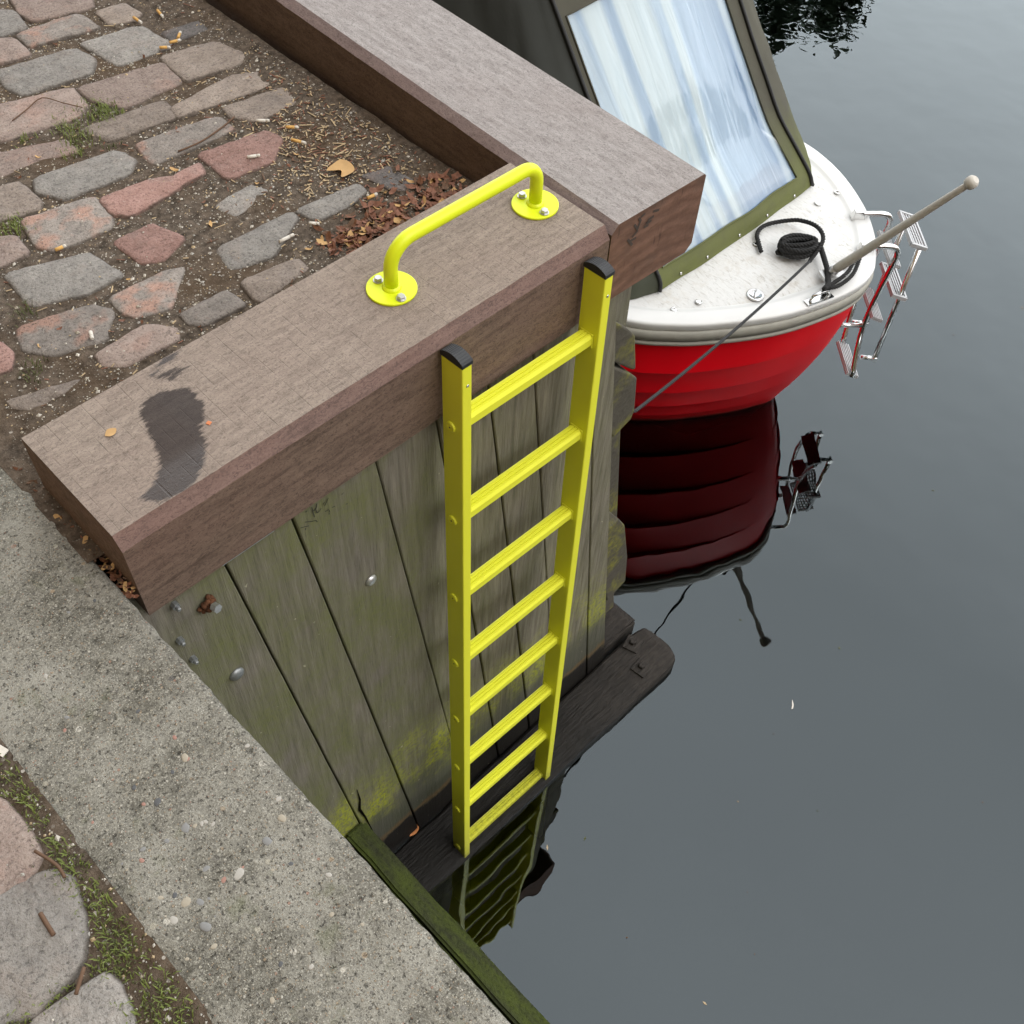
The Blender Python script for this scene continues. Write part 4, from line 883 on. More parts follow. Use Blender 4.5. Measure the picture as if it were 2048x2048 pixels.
loft([hull_ring(1.2), [(p[0]*0.3+1.65*0.7, p[1]*0.9+0.25, -2.55) for p in hull_ring(1.2)]], 0, True, hm)
bch('hull', hm, M['red'], fix=False)
tr = MB(); a = hull_ring(0)[0]; b = hull_ring(0)[-1]; c2_ = hull_ring(1.2)[-1]; d2 = hull_ring(1.2)[0]; tr.add([a, b, c2_, d2], [(0, 1, 2, 3)]); bch('transom', tr, M['red'], fix=False)
ZD = -1.310
rbm = loft([ringz(-0.02, ZR-.002), ringz(0.004, ZR-.002), ringz(0.010, ZR+.006), ringz(0.012, ZR+.018), ringz(0.006, ZR+.022)], 0)
loft([ringz(0.006, ZR+.022), ringz(0.006, ZR+.028)], 1, False, rbm)
loft([ringz(0.006, ZR+.028), ringz(0.014, ZR+.032), ringz(0.016, ZR+.066), ringz(0.008, ZR+.074), ringz(-0.01, ZR+.075)], 0, True, rbm)
bch('rubbing_strake', rbm, [M['rub'], M['rubd']], fix=False)
gw = loft([ringz(0.004, ZR+.074), ringz(0.008, ZR+.078), ringz(0.010, ZD-.012), ringz(0.010, ZD-.004), ringz(0.0, ZD), ringz(-0.052, ZD+.002), ringz(-0.060, ZD), ringz(-0.066, ZD-.005), ringz(-0.080, ZD-.006)], 0)
bch('gunwale', gw, M['gel'], fix=False)
dk = MB(); half = NS//2; nd = 24; v = []
inner = ringz(-0.079, ZD-.006)
for i in range(NS//2+1):
    p, q = Vector(inner[i]), Vector(inner[NS-1-i])
    for j in range(nd+1):
        t = j/nd; r = p.lerp(q, t); wdt = (q-p).length; r.z += 0.028*4*t*(1-t)*min(1, wdt/1.2); v.append(r)
dk.add(v, [(i*(nd+1)+j, i*(nd+1)+j+1, (i+1)*(nd+1)+j+1, (i+1)*(nd+1)+j) for i in range(NS//2) for j in range(nd)], 0, True)
bch('foredeck', dk, M['deck'], fix=False)
# canvas hood
PR = smooth_path([(0, .628, -1.300), (0, .645, -1.245), (0, .735, -1.155), (0, .825, -1.065), (0, .905, -.955), (0, .975, -.855), (0, 1.075, -.725), (0, 1.20, -.56), (0, 1.33, -.39), (0, 1.46, -.22)], 4)
def prof(t):
    k = t*(len(PR)-1); i = min(int(k), len(PR)-2); return PR[i].lerp(PR[i+1], k-i)
XA, XB = 1.185, 2.125
def front(u, t):
    p = prof(t); x = XA+(XB-0.075*min(1.0, t/0.6)**0.8-XA)*u
    sag = 0.010*math.sin(u*19+t*3)*(1-t)*0.25+0.004*nz(u*6, t*7, 2)
    return Vector((x+0.02*t*(0.5-u), p.y+sag-0.02*math.sin(math.pi*u), p.z+0.03*math.sin(math.pi*u)*t+0.012*math.sin(math.pi*u)*(1-t)))
rf = MB(); rf.grid(lambda u, v: (lambda a, b: a.lerp(b, u)+Vector((0, 0, .09*math.sin(math.pi*u)*min(1, v*5))))(Vector((1.195, 1.46, -.22)).lerp(Vector((1.05, 3.7, -.12)), v), Vector((2.115, 1.46, -.22)).lerp(Vector((2.16, 3.7, -.12)), v)), 20, 16)
hood = bch('hood', rf, M['canvas_dark'], fix=False)
U0, U1, T0, T1 = 0.040, 0.915, 0.135, 0.80
fm = MB(); nu, nvv = 80, 60
vv = [front(i/nu, j/nvv) for j in range(nvv+1) for i in range(nu+1)]
ff = []
for j in range(nvv):
    for i in range(nu):
        u, t = (i+.5)/nu, (j+.5)/nvv
        if U0 < u < U1 and T0 < t < T1: continue
        ff.append((j*(nu+1)+i, j*(nu+1)+i+1, (j+1)*(nu+1)+i+1, (j+1)*(nu+1)+i))
fm.add(vv, ff, 0, True); bch('front_panel', fm, M['canvas'], hood, fix=False)
iu0, iu1, jt0, jt1 = math.ceil(U0*nu-.5)/nu, math.floor(U1*nu+.5)/nu, math.ceil(T0*nvv-.5)/nvv, math.floor(T1*nvv+.5)/nvv
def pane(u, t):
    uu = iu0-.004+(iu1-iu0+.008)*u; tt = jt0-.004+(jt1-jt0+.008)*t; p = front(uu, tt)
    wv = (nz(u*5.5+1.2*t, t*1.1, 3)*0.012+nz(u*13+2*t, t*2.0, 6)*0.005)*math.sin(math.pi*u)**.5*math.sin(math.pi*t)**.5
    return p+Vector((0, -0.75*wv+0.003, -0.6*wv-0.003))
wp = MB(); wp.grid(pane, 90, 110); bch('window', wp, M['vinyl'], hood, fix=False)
def curt(u, t):
    uu = iu0-.02+(iu1-iu0+.04)*u; lo = jt0+.30*max(0.0, 0.62-u)/0.62; tt = lo+(jt1+.06-lo)*t; p = front(uu, tt)
    wv = 0.022*math.sin(u*52+2.2*math.sin(u*11)+t*2.2*(u-.5))+0.014*nz(u*9, t*3, 5)
    return p+Vector((0, 0.055+wv*.8, -0.03+wv*.5))
cu = MB(); cu.grid(curt, 120, 30); bch('curtain', cu, M['curtain'], hood, fix=False)
be = MB(); be.box((1.62, 1.15, -1.235), (0.86, 0.95, 0.07)); bch('berth', be, M['berth'], bevel=.01)
hem = MB(); hp = []
for a, b, ua, ub in ((jt0, jt0, iu0, iu1), (jt0, jt1, iu1, iu1), (jt1, jt1, iu1, iu0), (jt1, jt0, iu0, iu0)):
    for k in range(24): hp.append(front(ua+(ub-ua)*k/24, a+(b-a)*k/24)+Vector((0, -.002, .002)))
hem.tube(hp, .0035, 6, closed=True); bch('window_hem', hem, M['canvas'], hood, fix=False)
def side(pts_bottom, top_pts, u, mat, nm, bulge):
    B = smooth_path([(x, y, z) for x, y, z in pts_bottom], 10); T = smooth_path([(x, y, z) for x, y, z in top_pts], 10)
    def at(L_, a):
        k = a*(len(L_)-1); i = min(int(k), len(L_)-2); return L_[i].lerp(L_[i+1], k-i)
    e0, e1 = front(u, 0), front(u, 1)
    def fn(a, t):
        p = at(B, a).lerp(at(T, a), t); e = front(u, t)-e0.lerp(e1, t); p = p+e*(1-a)**1.5
        wr = 0.012*nz(a*9+t*4, t*3-a*4, 4)*min(1, a*14)+0.006*nz(a*25+t*10, t*6, 9)*min(1, a*14)
        return p+Vector((bulge*(math.sin(math.pi*t)*0.05*min(1, a*6)+wr), 0, 0))
    m = MB(); m.grid(fn, 70, 40); bch(nm, m, mat, hood, fix=False)
f0, f1 = front(0, 0), front(0, 1); g0, g1 = front(1, 0), front(1, 1)
side([tuple(f0), (1.06, .70, -1.312), (0.96, .86, -1.315), (.875, 1.15, -1.32), (.80, 1.9, -1.33), (.80, 3.7, -1.34)], [tuple(f1), (1.16, 1.62, -.16), (1.12, 1.9, -.13), (1.08, 2.4, -.10), (1.05, 3.0, -.10), (1.05, 3.7, -.12)], 0.0, M['canvas_dark'], 'side_panel', -1)
side([tuple(g0), (2.195, .69, -1.300), (2.245, .80, -1.300), (2.295, 1.05, -1.31), (2.32, 1.9, -1.33), (2.29, 3.7, -1.34)], [tuple(g1), (2.15, 1.62, -.16), (2.17, 1.9, -.13), (2.18, 2.4, -.10), (2.18, 3.0, -.10), (2.16, 3.7, -.12)], 1.0, M['canvas'], 'side_panel', 1)
for u, nm in ((0.0, 'zip'), (1.0, 'zip')):
    m = MB(); m.tube([front(u, t/60)+Vector((0, -.004, .004)) for t in range(58)], .0075, 6); bch(nm, m, M['zip'], hood, fix=False)
for sx in (0.12, 0.27, 0.47, 0.66, 0.86):
    p = front(sx, 0.048); m = MB(); m.lathe([(.006, 0), (.006, .003), (.003, .005)], p+Vector((0, -.001, .001)), (0, -.8, .6), 10); bch('snap', m, M['steel'], hood, fix=False)
# deck fittings
def dz(x, y):                                       # height of the deck
    best = min(dk.v, key=lambda p: (p[0]-x)**2+(p[1]-y)**2); return best[2]
def hook(x, y, a):
    m = MB(); z = dz(x, y); P = [Vector((x, y, z))+Vector((math.cos(a+t*.55)*.011, math.sin(a+t*.55)*.011, .006)) for t in range(9)]
    m.lathe([(.012, 0), (.010, .003)], (x, y, z), (0, 0, 1), 12); m.tube(P, .0028, 6); bch('hook', m, M['steel'], fix=False)
for q in ((2.181, .539, 0), (2.051, .544, 1), (1.655, .548, 2), (1.26, .50, 1.5), (1.165, .535, .5), (2.255, .744, .6)): hook(*q)
m = MB(); z = dz(1.446, .386); m.lathe([(.034, 0), (.032, .004), (.026, .006), (.023, .002), (.0, .002)], (1.446, .386, z), (0, 0, 1), 24); m.tube([(1.446-.02, .386-.012, z+.006), (1.446, .386, z+.010), (1.446+.02, .386+.012, z+.006)], .0028, 6); bch('deck_filler', m, M['steel'], fix=False)
m = MB(); z = ZD+.003; m.box((1.60, .212, z+.002), (.115, .030, .004), Matrix.Rotation(-.30, 3, 'Z')); m.tube([(1.565, .226, z+.004), (1.572, .224, z+.026), (1.60, .214, z+.030), (1.635, .204, z+.026), (1.645, .200, z+.004)], .0065, 8); bch('cleat', m, M['steel'], fix=False)
m = MB(); z = dz(1.874, .235); m.box((1.870, .232, z+.003), (.05, .035, .004), Matrix.Rotation(.5, 3, 'Z')); m.tube([(1.855, .222, z), (1.857, .223, z+.03), (1.870, .232, z+.038), (1.884, .24, z+.03), (1.886, .241, z)], .005, 8); bch('bow_eye', m, M['steel'], fix=False)
# staff lying out over the bow
m = MB(); p0, p1 = Vector((1.722, .250, -1.268)), Vector((1.7805, -.0630, -.742)); n_ = 14
m.tube([p0.lerp(p1, k/n_) for k in range(n_+1)], [.0155]+[.0185-.0075*k/n_ for k in range(1, n_+1)], 14)
d_ = (p1-p0).normalized(); m.lathe([(.010, -.008), (.019, -.002), (.0225, .010), (.021, .022), (.013, .031)], p1, tuple(d_), 18); st = bch('flagstaff', m, M['pole'], fix=False)
m = MB(); m.lathe([(.019, -.012), (.020, .02)], p0, tuple(d_), 14); m.box((1.725, .248, -1.285), (.09, .05, .012), Matrix.Rotation(-.5, 3, 'Z')); bch('staff_socket', m, M['zinc'], fix=False)

# stainless boarding ladder on the bow
bl = empty('boarding_ladder', (2.05, .2, -1.3), label='folded stainless boarding ladder with grey plastic treads on the bow', cat='ladder')
def blc(name, m, mats, **k): return wchild(name, m.mesh(name, mats, **k), bl)
o_ = Vector((.737, -.676, 0)).normalized(); a_ = Vector((.676, .737, 0)).normalized()
for q, zb, zc in (((1.962, .262), -1.86, 0), ((2.108, .392), -1.84, 1)):
    p = Vector((q[0], q[1], ZD+.018)); bend = p+o_*.125
    pts = [p, p+o_*.05, p+o_*.095, p+o_*.125+Vector((0, 0, -.012)), p+o_*.138+Vector((0, 0, -.045)), p+o_*.135+Vector((0, 0, -.10)), Vector((p.x, p.y, -1.70))+o_*.118, Vector((1.978, .118, -1.905)) if zc == 0 else Vector((2.108, .260, -1.905))]
    m = MB(); m.tube(smooth_path(pts, 5), .0115, 12); blc('arm', m, M['steel'], fix=False)
    m = MB(); R_ = Matrix.Rotation(math.atan2(o_.y, o_.x), 3, 'Z'); m.box(p+Vector((0, 0, -.003)), (.055, .036, .034), R_, taper=.35); blc('bracket', m, M['steel'], bevel=.002)
r0 = Vector((2.092, .100, 0)); r1 = Vector((2.222, .240, 0))
for q, zt_, zb in ((r0, -1.345, -1.86), (r1, -1.345, -1.84)):
    m = MB(); m.tube([Vector((q.x+.082, q.y+.036, zt_)), Vector((q.x+.041, q.y+.018, (zt_+zb)/2)), Vector((q.x, q.y, zb))], .0105, 12); blc('leg', m, M['steel'], fix=False)
    m = MB(); e = Vector((q.x, q.y, zb)); m.tube([e-o_*.050-Vector((0, -.012, 0)), e+o_*.004], .0095, 10); m.lathe([(.012, -.012), (.012, .012)], e, tuple(a_), 10); blc('hinge', m, M['steel'], fix=False)
m = MB(); e = Vector((1.962, .262, -1.70))+o_*.118; m.tube([e, e-o_*.15], .010, 10); blc('standoff', m, M['steel'], fix=False)
def tread(c, L_, W_, tilt, grid, mat):
    """flat tread between the legs, along a_, tilted about a_"""
    nrm_ = (o_*math.cos(tilt)+Vector((0, 0, 1))*math.sin(tilt)).normalized(); wv = nrm_.cross(a_).normalized(); Rm = Matrix((a_, wv, nrm_)).transposed(); m = MB()
    if grid:
        m.box(c+wv*W_/2, (L_, .008, .016), Rm); m.box(c-wv*W_/2, (L_, .008, .016), Rm); m.box(c+a_*L_/2, (.010, W_+.008, .016), Rm); m.box(c-a_*L_/2, (.010, W_+.008, .016), Rm)
        for k in range(1, 5): m.box(c+wv*W_*(k/5-.5), (L_, .0055, .010), Rm)
        for k in range(1, 10): m.box(c+a_*L_*(k/10-.5)-nrm_*.002, (.0042, W_, .008), Rm)
    else:
        m.box(c-nrm_*.005, (L_, W_, .008), Rm)
        for k in range(6): m.box(c+wv*W_*((k+.5)/6-.5), (L_, W_/11, .012), Rm)
    blc('tread', m, mat, fix=False)
mid_in = (Vector((1.962, .262, 0))+Vector((2.108, .392, 0)))/2+o_*.125; mid_out = (r0+r1)/2
tread(Vector((2.245, .215, -1.340)), .195, .066, 1.25, True, M['plastic_grey'])
tread(Vector((2.189, .187, -1.55)), .190, .062, 1.25, True, M['plastic_grey'])
tread(Vector((2.130, .232, -1.380)), .195, .055, 1.15, False, M['plastic_grey'])
tread(Vector((2.105, .205, -1.63)), .190, .055, 1.15, False, M['plastic_grey'])
tread(Vector((2.045, .190, -1.90)), .190, .060, 1.15, False, M['plastic_grey'])

# ---------------------------------------------------------------- ropes
def rope(m, path, R_, pitch=.035, step=.004, seg=6):
    P = [Vector(p) for p in path]; L_ = [0.0]
    for a, b in zip(P[:-1], P[1:]): L_.append(L_[-1]+(b-a).length)
    n = max(8, int(L_[-1]/step)); Q = []; j = 0
    for k in range(n+1):
        s = L_[-1]*k/n
        while j < len(P)-2 and L_[j+1] < s: j += 1
        Q.append(P[j].lerp(P[j+1], (s-L_[j])/max(1e-9, L_[j+1]-L_[j])))
    T = [(Q[min(i+1, n)]-Q[max(i-1, 0)]).normalized() for i in range(n+1)]
    x = T[0].orthogonal().normalized(); S3 = [[], [], []]
    for i in range(n+1):
        x = (x-T[i]*x.dot(T[i])).normalized(); y = T[i].cross(x); s = L_[-1]*i/n
        for q in range(3):
            a = 2*math.pi*(s/pitch+q/3); S3[q].append(Q[i]+(x*math.cos(a)+y*math.sin(a))*R_*.48)
    for q in range(3): m.tube(S3[q], R_*.54, seg)
DZ = -1.288
ml = MB(); a, b = Vector((1.690, .335, DZ+.03)), Vector((0.385, .10, -0.915)); pts = []
for k in range(25):
    t = k/24; p = a.lerp(b, t); p.z -= 0.05*4*t*(1-t)*.5; pts.append(p)
rope(ml, pts+[(0.30, 0.13, -0.90)], .0056, .028); obj('mooring_line', ml.mesh('mooring_line', M['rope_grey'], fix=False), label='thin taut grey mooring line from the foredeck to the wall corner', cat='rope')
cr = MB(); c0 = Vector((1.718, .412, 0)); ex, ey = Vector((.80, -.60, 0)).normalized(), Vector((.60, .80, 0)).normalized(); pts = []
for k in range(300):
    t = k/300; a = t*2*math.pi*9.5; lp = int(t*9.5); rx = .064+.018*nz(lp*3.3, 1.7); ry = (.020, .042, .030, .046, .012, .040, .024, .044, .018, .034)[lp]; tw = .55*nz(lp*5.1, 8)
    e1 = ex*math.cos(tw)+ey*math.sin(tw); e2 = ey*math.cos(tw)-ex*math.sin(tw)
    pts.append(c0+e1*math.cos(a)*rx+e2*math.sin(a)*ry+e2*.016*nz(lp*7.7, 2)+Vector((0, 0, DZ+.012+.0055*lp+.006*nz(t*40, 1))))
rope(cr, pts, .0095, .04, .0055, 5)
rope(cr, smooth_path([(1.70, .34, DZ+.02), (1.80, .36, DZ+.05), (1.845, .42, DZ+.055), (1.850, .50, DZ+.035), (1.810, .555, DZ+.018), (1.745, .585, DZ+.014), (1.690, .575, DZ+.012), (1.655, .54, DZ+.01), (1.622, .502, DZ+.008)], 8), .009, .038, .005, 5)
rope(cr, smooth_path([(1.800, .370, DZ+.03), (1.770, .33, DZ+.022), (1.725, .278, DZ+.018), (1.685, .242, DZ+.012), (1.640, .214, DZ+.022), (1.605, .208, DZ+.03)], 8), .0115, .03, .005, 5)
rope(cr, smooth_path([(1.635, .205, DZ+.018), (1.690, .192, DZ+.008), (1.78, .196, DZ+.004), (1.850, .220, DZ+.016), (1.878, .236, DZ+.034)], 8), .0085, .036, .005, 5)
rope(cr, smooth_path([(1.640, .215, DZ+.016), (1.70, .212, DZ+.010), (1.78, .216, DZ+.006), (1.845, .236, DZ+.020), (1.866, .250, DZ+.030)], 8), .0085, .036, .005, 5)
obj('coiled_rope', cr.mesh('coiled_rope', M['rope'], fix=False), label='heap of coiled black rope tied to the bow cleat on the white deck', cat='rope')

# ---------------------------------------------------------------- small things on the ground
BUTL = ['orange cigarette filter beside the far beam, topmost of all', 'yellow-ended cigarette butt near the top edge, left of the topmost filter', 'orange cigarette filter lying against the ridged brown cobble, leftmost of three',
        'pale cigarette butt just above the ridged brown cobble', 'upright-looking yellow cigarette butt beside the dark cobble', 'orange cigarette filter in the bark litter above the tan leaf',
        'orange and white cigarette butt in the litter, nearest the tan leaf', 'cream paper butt at the edge of the litter by the red cobble', 'white paper stub lying on the red cobble',
        'bluish white cigarette stub on the dark grey cobble', 'white cigarette stub left of the brown leaf heap', 'yellowish stub below the big pinkish cobble, left of the red one', 'thin pale stub near the left end of the stained beam', 'white-tipped stub on top of the brown leaf heap']
for i, ((ax_, ay_), (bx_, by_)) in enumerate(BUTTS):
    a, b = Vector((ax_, ay_, GZ+.007)), Vector((bx_, by_, GZ+.007)); d = (b-a); L_ = min(.036, max(.02, d.length)); d.normalize(); c = (a+b)/2; m = MB()
    white = i in (7, 8, 9, 10, 12); r = .0037
    m.tube([c-d*L_/2, c-d*L_*.2, c+d*L_*.2], r, 9, 1 if white else 0); m.tube([c+d*L_*.2, c+d*L_*.42, c+d*L_*.5], [r, r*.97, r*.8], 9, 1)
    obj('cigarette_butt', m.mesh('cigarette_butt', [M['filter'], M['paper']], fix=False), label=BUTL[i], cat='cigarette butt', group='cigarette butts on the quay')
def onland(x, y): return y > 0.285 and -1.09 < x < -0.01
def stuff(name, m, mats, label, fix=False): return obj(name, m.mesh(name, mats, fix=fix), label=label, kind='stuff')
# grit
g = MB(); R8 = [(1, 0, 0), (-1, 0, 0), (0, 1, 0), (0, -1, 0), (0, 0, 1), (0, 0, -.6)]
F8 = [(0, 2, 4), (2, 1, 4), (1, 3, 4), (3, 0, 4), (2, 0, 5), (1, 2, 5), (3, 1, 5), (0, 3, 5)]
def centre_d(x, y): return min(((sum(p[0] for p in s)/len(s)-x)/1.0)**2+((sum(p[1] for p in s)/len(s)-y)/.6)**2 for s in STONES)
cnt = 0
while cnt < 9800:
    x, y = random.uniform(-1.08, -.01), random.uniform(.29, 1.75)
    if cnt > 9000: x, y = random.uniform(-1.60, -1.40), random.uniform(-.75, .05)
    on = any(inside(s, x, y) for s in STONES)
    if on and random.random() < .93: continue
    if random.random() > .45+.9*nz(x*4, y*4, 3)+.3: continue
    r = random.choice((.0010, .0012, .0015, .0018, .0024)) if random.random() < .94 else random.uniform(.003, .0048); a = random.uniform(0, 6.28); sx = random.uniform(.6, 1.4)
    z = (GZ+.0015 if on else soil_h(x, y)+.0008)
    g.add([(x+r*(p[0]*math.cos(a)*sx-p[1]*math.sin(a)), y+r*(p[0]*math.sin(a)*sx+p[1]*math.cos(a)), z+r*p[2]*.8) for p in R8], F8, random.choice((0, 0, 1, 2, 3))); cnt += 1
stuff('grit', g, [M['grit'], M['chip'], PEBM[2], PEBM[4]], 'pale grit and crumbs scattered between the cobbles')
# bark splinters and chips
g = MB(); cnt = 0
while cnt < 1500:
    if cnt < 1050: x, y = random.gauss(-.16, .10), random.gauss(.72, .20)
    else: x, y = random.uniform(-1.05, -.02), random.uniform(.29, 1.7)
    if not onland(x, y): continue
    L_ = random.uniform(.004, .013) if random.random() < .93 else random.uniform(.016, .032); a = random.uniform(0, 3.14); wd = random.uniform(.0012, .0030)
    g.box((x, y, soil_h(x, y)+.003), (L_, wd, .0012), Matrix.Rotation(a, 3, 'Z') @ Matrix.Rotation(random.uniform(-.25, .25), 3, 'Y'), random.choice((0, 0, 1, 2))); cnt += 1
stuff('wood_splinters', g, [M['chip'], M['twig'], M['brownleaf']], 'bark splinters and pale wood chips littering the soil')
# dead leaf heap
def leaf(m, x, y, z, s, mi, curl=.5, tl=None):
    a = random.uniform(0, 6.28); n = 9; pts = []
    for k in range(n):
        t = 2*math.pi*k/n; r = s*(.55+.45*abs(math.cos(t)))*random.uniform(.65, 1.15); px, py = r*math.cos(t), r*math.sin(t)*.6
        pts.append((px, py, curl*(px*px+py*py)/s*random.uniform(.4, 1.4)))
    Rm = Matrix.Rotation(a, 3, 'Z') @ Matrix.Rotation(random.uniform(-.6, .6) if tl is None else tl, 3, 'X') @ Matrix.Rotation(random.uniform(-.4, .4) if tl is None else tl, 3, 'Y')
    v = [Rm @ Vector(p) for p in pts]+[Vector((0, 0, 0))]; m.add([q+Vector((x, y, z)) for q in v], [(k, (k+1) % n, n) for k in range(n)], mi, False)
g = MB(); cnt = 0
while cnt < 430:
    t = random.random(); x = -.35+.33*t+random.gauss(0, .03); y = .425-.02*t+random.gauss(0, .040)*(0.6+t*.5)
    if not onland(x, y): continue
    leaf(g, x, y, soil_h(x, y)+random.uniform(.002, .010), random.choice((.006, .008, .010, .014, .019)), random.choice((0, 0, 0, 1, 2, 3)) if random.random() < .6 else 0, .45); cnt += 1
for k in range(60):
    x, y = random.uniform(-1.0, -.05), random.uniform(.30, 1.5); leaf(g, x, y, soil_h(x, y)+.004, random.uniform(.004, .010), random.choice((0, 1, 3)), .5)
for k in range(120):
    y = random.uniform(-.02, .36); leaf(g, -1.120+random.gauss(0, .0045), y, -.150+random.uniform(0, .016), random.uniform(.005, .011), random.choice((0, 0, 1, 2, 3)), .6)
stuff('dead_leaves', g, [M['brownleaf'], M['rust'], M['twig'], M['tanleaf']], 'heap of crumpled red-brown dead leaves behind the near beam')
def one_leaf(name, P, mat, label, up=.006):
    c = sum((Vector(p) for p in P), Vector())/len(P); m = MB(); Q = smooth_path(list(P)+[P[0]], 4)[:-1]; n = len(Q)
    m.add([q+Vector((0, 0, up*((q-c).length/.03)**2)) for q in Q]+[c], [(k, (k+1) % n, n) for k in range(n)], 0, True); return obj(name, m.mesh(name, mat, fix=False), label=label, cat='leaf')
zz = soil_h(-.17, .62)+.006
one_leaf('fallen_leaf', [(-.203, .634, zz), (-.188, .640, zz+.004), (-.155, .646, zz), (-.146, .622, zz+.004), (-.152, .598, zz), (-.174, .590, zz+.003), (-.190, .598, zz), (-.178, .615, zz+.007)], M['tanleaf'], 'curled tan leaf lying in the bark litter')
one_leaf('fallen_leaf', [(-.612, -.004, -2.186), (-.598, .004, -2.182), (-.585, .001, -2.185), (-.566, .012, -2.180), (-.570, -.004, -2.184), (-.590, -.010, -2.187)], M['orangeleaf'], 'orange curled leaf on the black wall-foot timber', .004)
one_leaf('floating_leaf', [(.708, -.600, ZW+.002), (.723, -.592, ZW+.003), (.742, -.578, ZW+.002), (.730, -.594, ZW+.002), (.716, -.602, ZW+.002)], M['paper'], 'tiny pale leaf floating on the open water', .001)
one_leaf('leaf_fragment', [(-1.010, .178, .002), (-1.000, .186, .004), (-.988, .180, .003), (-.994, .172, .002), (-1.004, .170, .004)], M['tanleaf'], 'small tan leaf crumb on the stained beam, left of the stain', .002)
m = MB(); m.box((-.870, .090, .001), (.0075, .0075, .0016), Matrix.Rotation(.4, 3, 'Z')); obj('orange_scrap', m.mesh('orange_scrap', m_plain('orange_scrap', (.60, .20, .08), .8), bevel=.0005), label='orange fleck stuck on the beam right of the wet stain', cat='scrap')
m = MB(); m.box((-1.408, -.118, KZ+.004), (.013, .024, .004), Matrix.Rotation(.35, 3, 'Z') @ Matrix.Rotation(.2, 3, 'X')); obj('wood_chip', m.mesh('wood_chip', M['paper'], bevel=.0006), label='pale flat chip at the mossy edge of the kerb', cat='chip')
def twig(P, r, label):
    m = MB(); m.tube(smooth_path(P, 4), r, 6); obj('twig', m.mesh('twig', M['twig'], fix=False), label=label, cat='twig')
twig([(-.475, 1.185, GZ+.006), (-.50, 1.225, GZ+.009), (-.525, 1.275, GZ+.008), (-.575, 1.260, GZ+.005), (-.618, 1.245, GZ+.004)], .0013, 'thin curved red-brown twig on the long pinkish cobble')
twig([(-.405, .905, GZ+.004), (-.345, .90, GZ+.006), (-.275, .915, GZ+.006), (-.235, .93, GZ+.005)], .0020, 'dark bent twig below the two-toned cobble')
twig([(-1.447, -.292, GZ+.012), (-1.436, -.330, GZ+.014), (-1.437, -.352, GZ+.012)], .0024, 'orange-brown curved stalk beside the kerb')
twig([(-1.485, -.368, GZ+.006), (-1.487, -.405, GZ+.006)], .0032, 'short brown stick lying on the large grey cobble')
twig([(-1.480, -.468, GZ+.008), (-1.505, -.490, GZ+.009)], .0028, 'brown stick lying between the two grey cobbles')
# grass and moss
g = MB()
def tuft(x, y, n, sp, h, mi, z=None):
    for _ in range(n):
        px, py = x+random.gauss(0, sp), y+random.gauss(0, sp)
        if px > KX0-.002 and py < .27: continue
        zz = (soil_h(px, py) if z is None else z)-.001; a = random.uniform(0, 6.28); l = h*random.uniform(.5, 1.2); w_ = random.uniform(.0006, .0013); ln = random.uniform(.3, 1.0)*l
        dx_, dy_ = math.cos(a), math.sin(a); nx_, ny_ = -dy_*w_, dx_*w_
        g.add([(px-nx_, py-ny_, zz), (px+nx_, py+ny_, zz), (px+dx_*ln*.5+nx_*.8, py+dy_*ln*.5+ny_*.8, zz+l*.75), (px+dx_*ln*.5-nx_*.8, py+dy_*ln*.5-ny_*.8, zz+l*.75), (px+dx_*ln*1.1, py+dy_*ln*1.1, zz+l*.9)], [(0, 1, 2, 3), (3, 2, 4)], mi)
for x, y, n, sp in ((-.439, 1.150, 150, .020), (-.45, 1.165, 80, .03), (-.524, 1.149, 110, .025), (-.538, 1.096, 90, .020), (-.572, 1.055, 50, .014), (-.80, .915, 80, .02), (-.817, .922, 60, .02), (-.923, .67, 40, .016), (-.992, .523, 45, .014), (-.631, 1.168, 25, .012), (-.504, 1.031, 20, .012)):
    tuft(x, y, n, sp, .016, random.choice((0, 0, 1)))
for x, y, n, sp in ((-1.418, -.138, 120, .016), (-1.415, -.180, 150, .014), (-1.412, -.209, 160, .014), (-1.424, -.25, 90, .012), (-1.424, -.334, 200, .013), (-1.425, -.406, 260, .016), (-1.428, -.452, 260, .014), (-1.436, -.486, 260, .014), (-1.433, -.551, 320, .022), (-1.438, -.585, 320, .022), (-1.459, -.48, 140, .010), (-1.521, -.47, 160, .014), (-1.578, -.462, 160, .016), (-1.44, -.64, 300, .03), (-1.425, -.30, 100, .010), (-1.43, -.37, 120, .012)):
    tuft(x, y, int(n*.30), sp*1.1, .0125, 0); tuft(x, y, int(n*.34), sp*1.25, .008, 1)
stuff('grass_and_moss', g, [M['grass'], M['moss']], 'short grass and moss growing along the kerb and in the cobble joints')
g = MB()
for k in range(34):
    x, y = random.uniform(.2, 4.0), random.uniform(-2.2, .1)
    if k > 22: x, y = random.uniform(-.6, .9), random.uniform(-1.1, -.2)
    r = random.uniform(.0012, .0035); a = random.uniform(0, 6.28); l = random.uniform(1, 3.5)
    g.add([(x+r*math.cos(a)*l, y+r*math.sin(a)*l, ZW+.0016), (x-r*math.sin(a), y+r*math.cos(a), ZW+.0022), (x-r*math.cos(a)*l, y-r*math.sin(a)*l, ZW+.0016), (x+r*math.sin(a), y-r*math.cos(a), ZW+.0012)], [(0, 1, 2, 3)], random.choice((0, 1, 2)))
stuff('floating_specks', g, [M['chip'], M['moss'], M['twig']], 'tiny floating specks and bits on the still water')
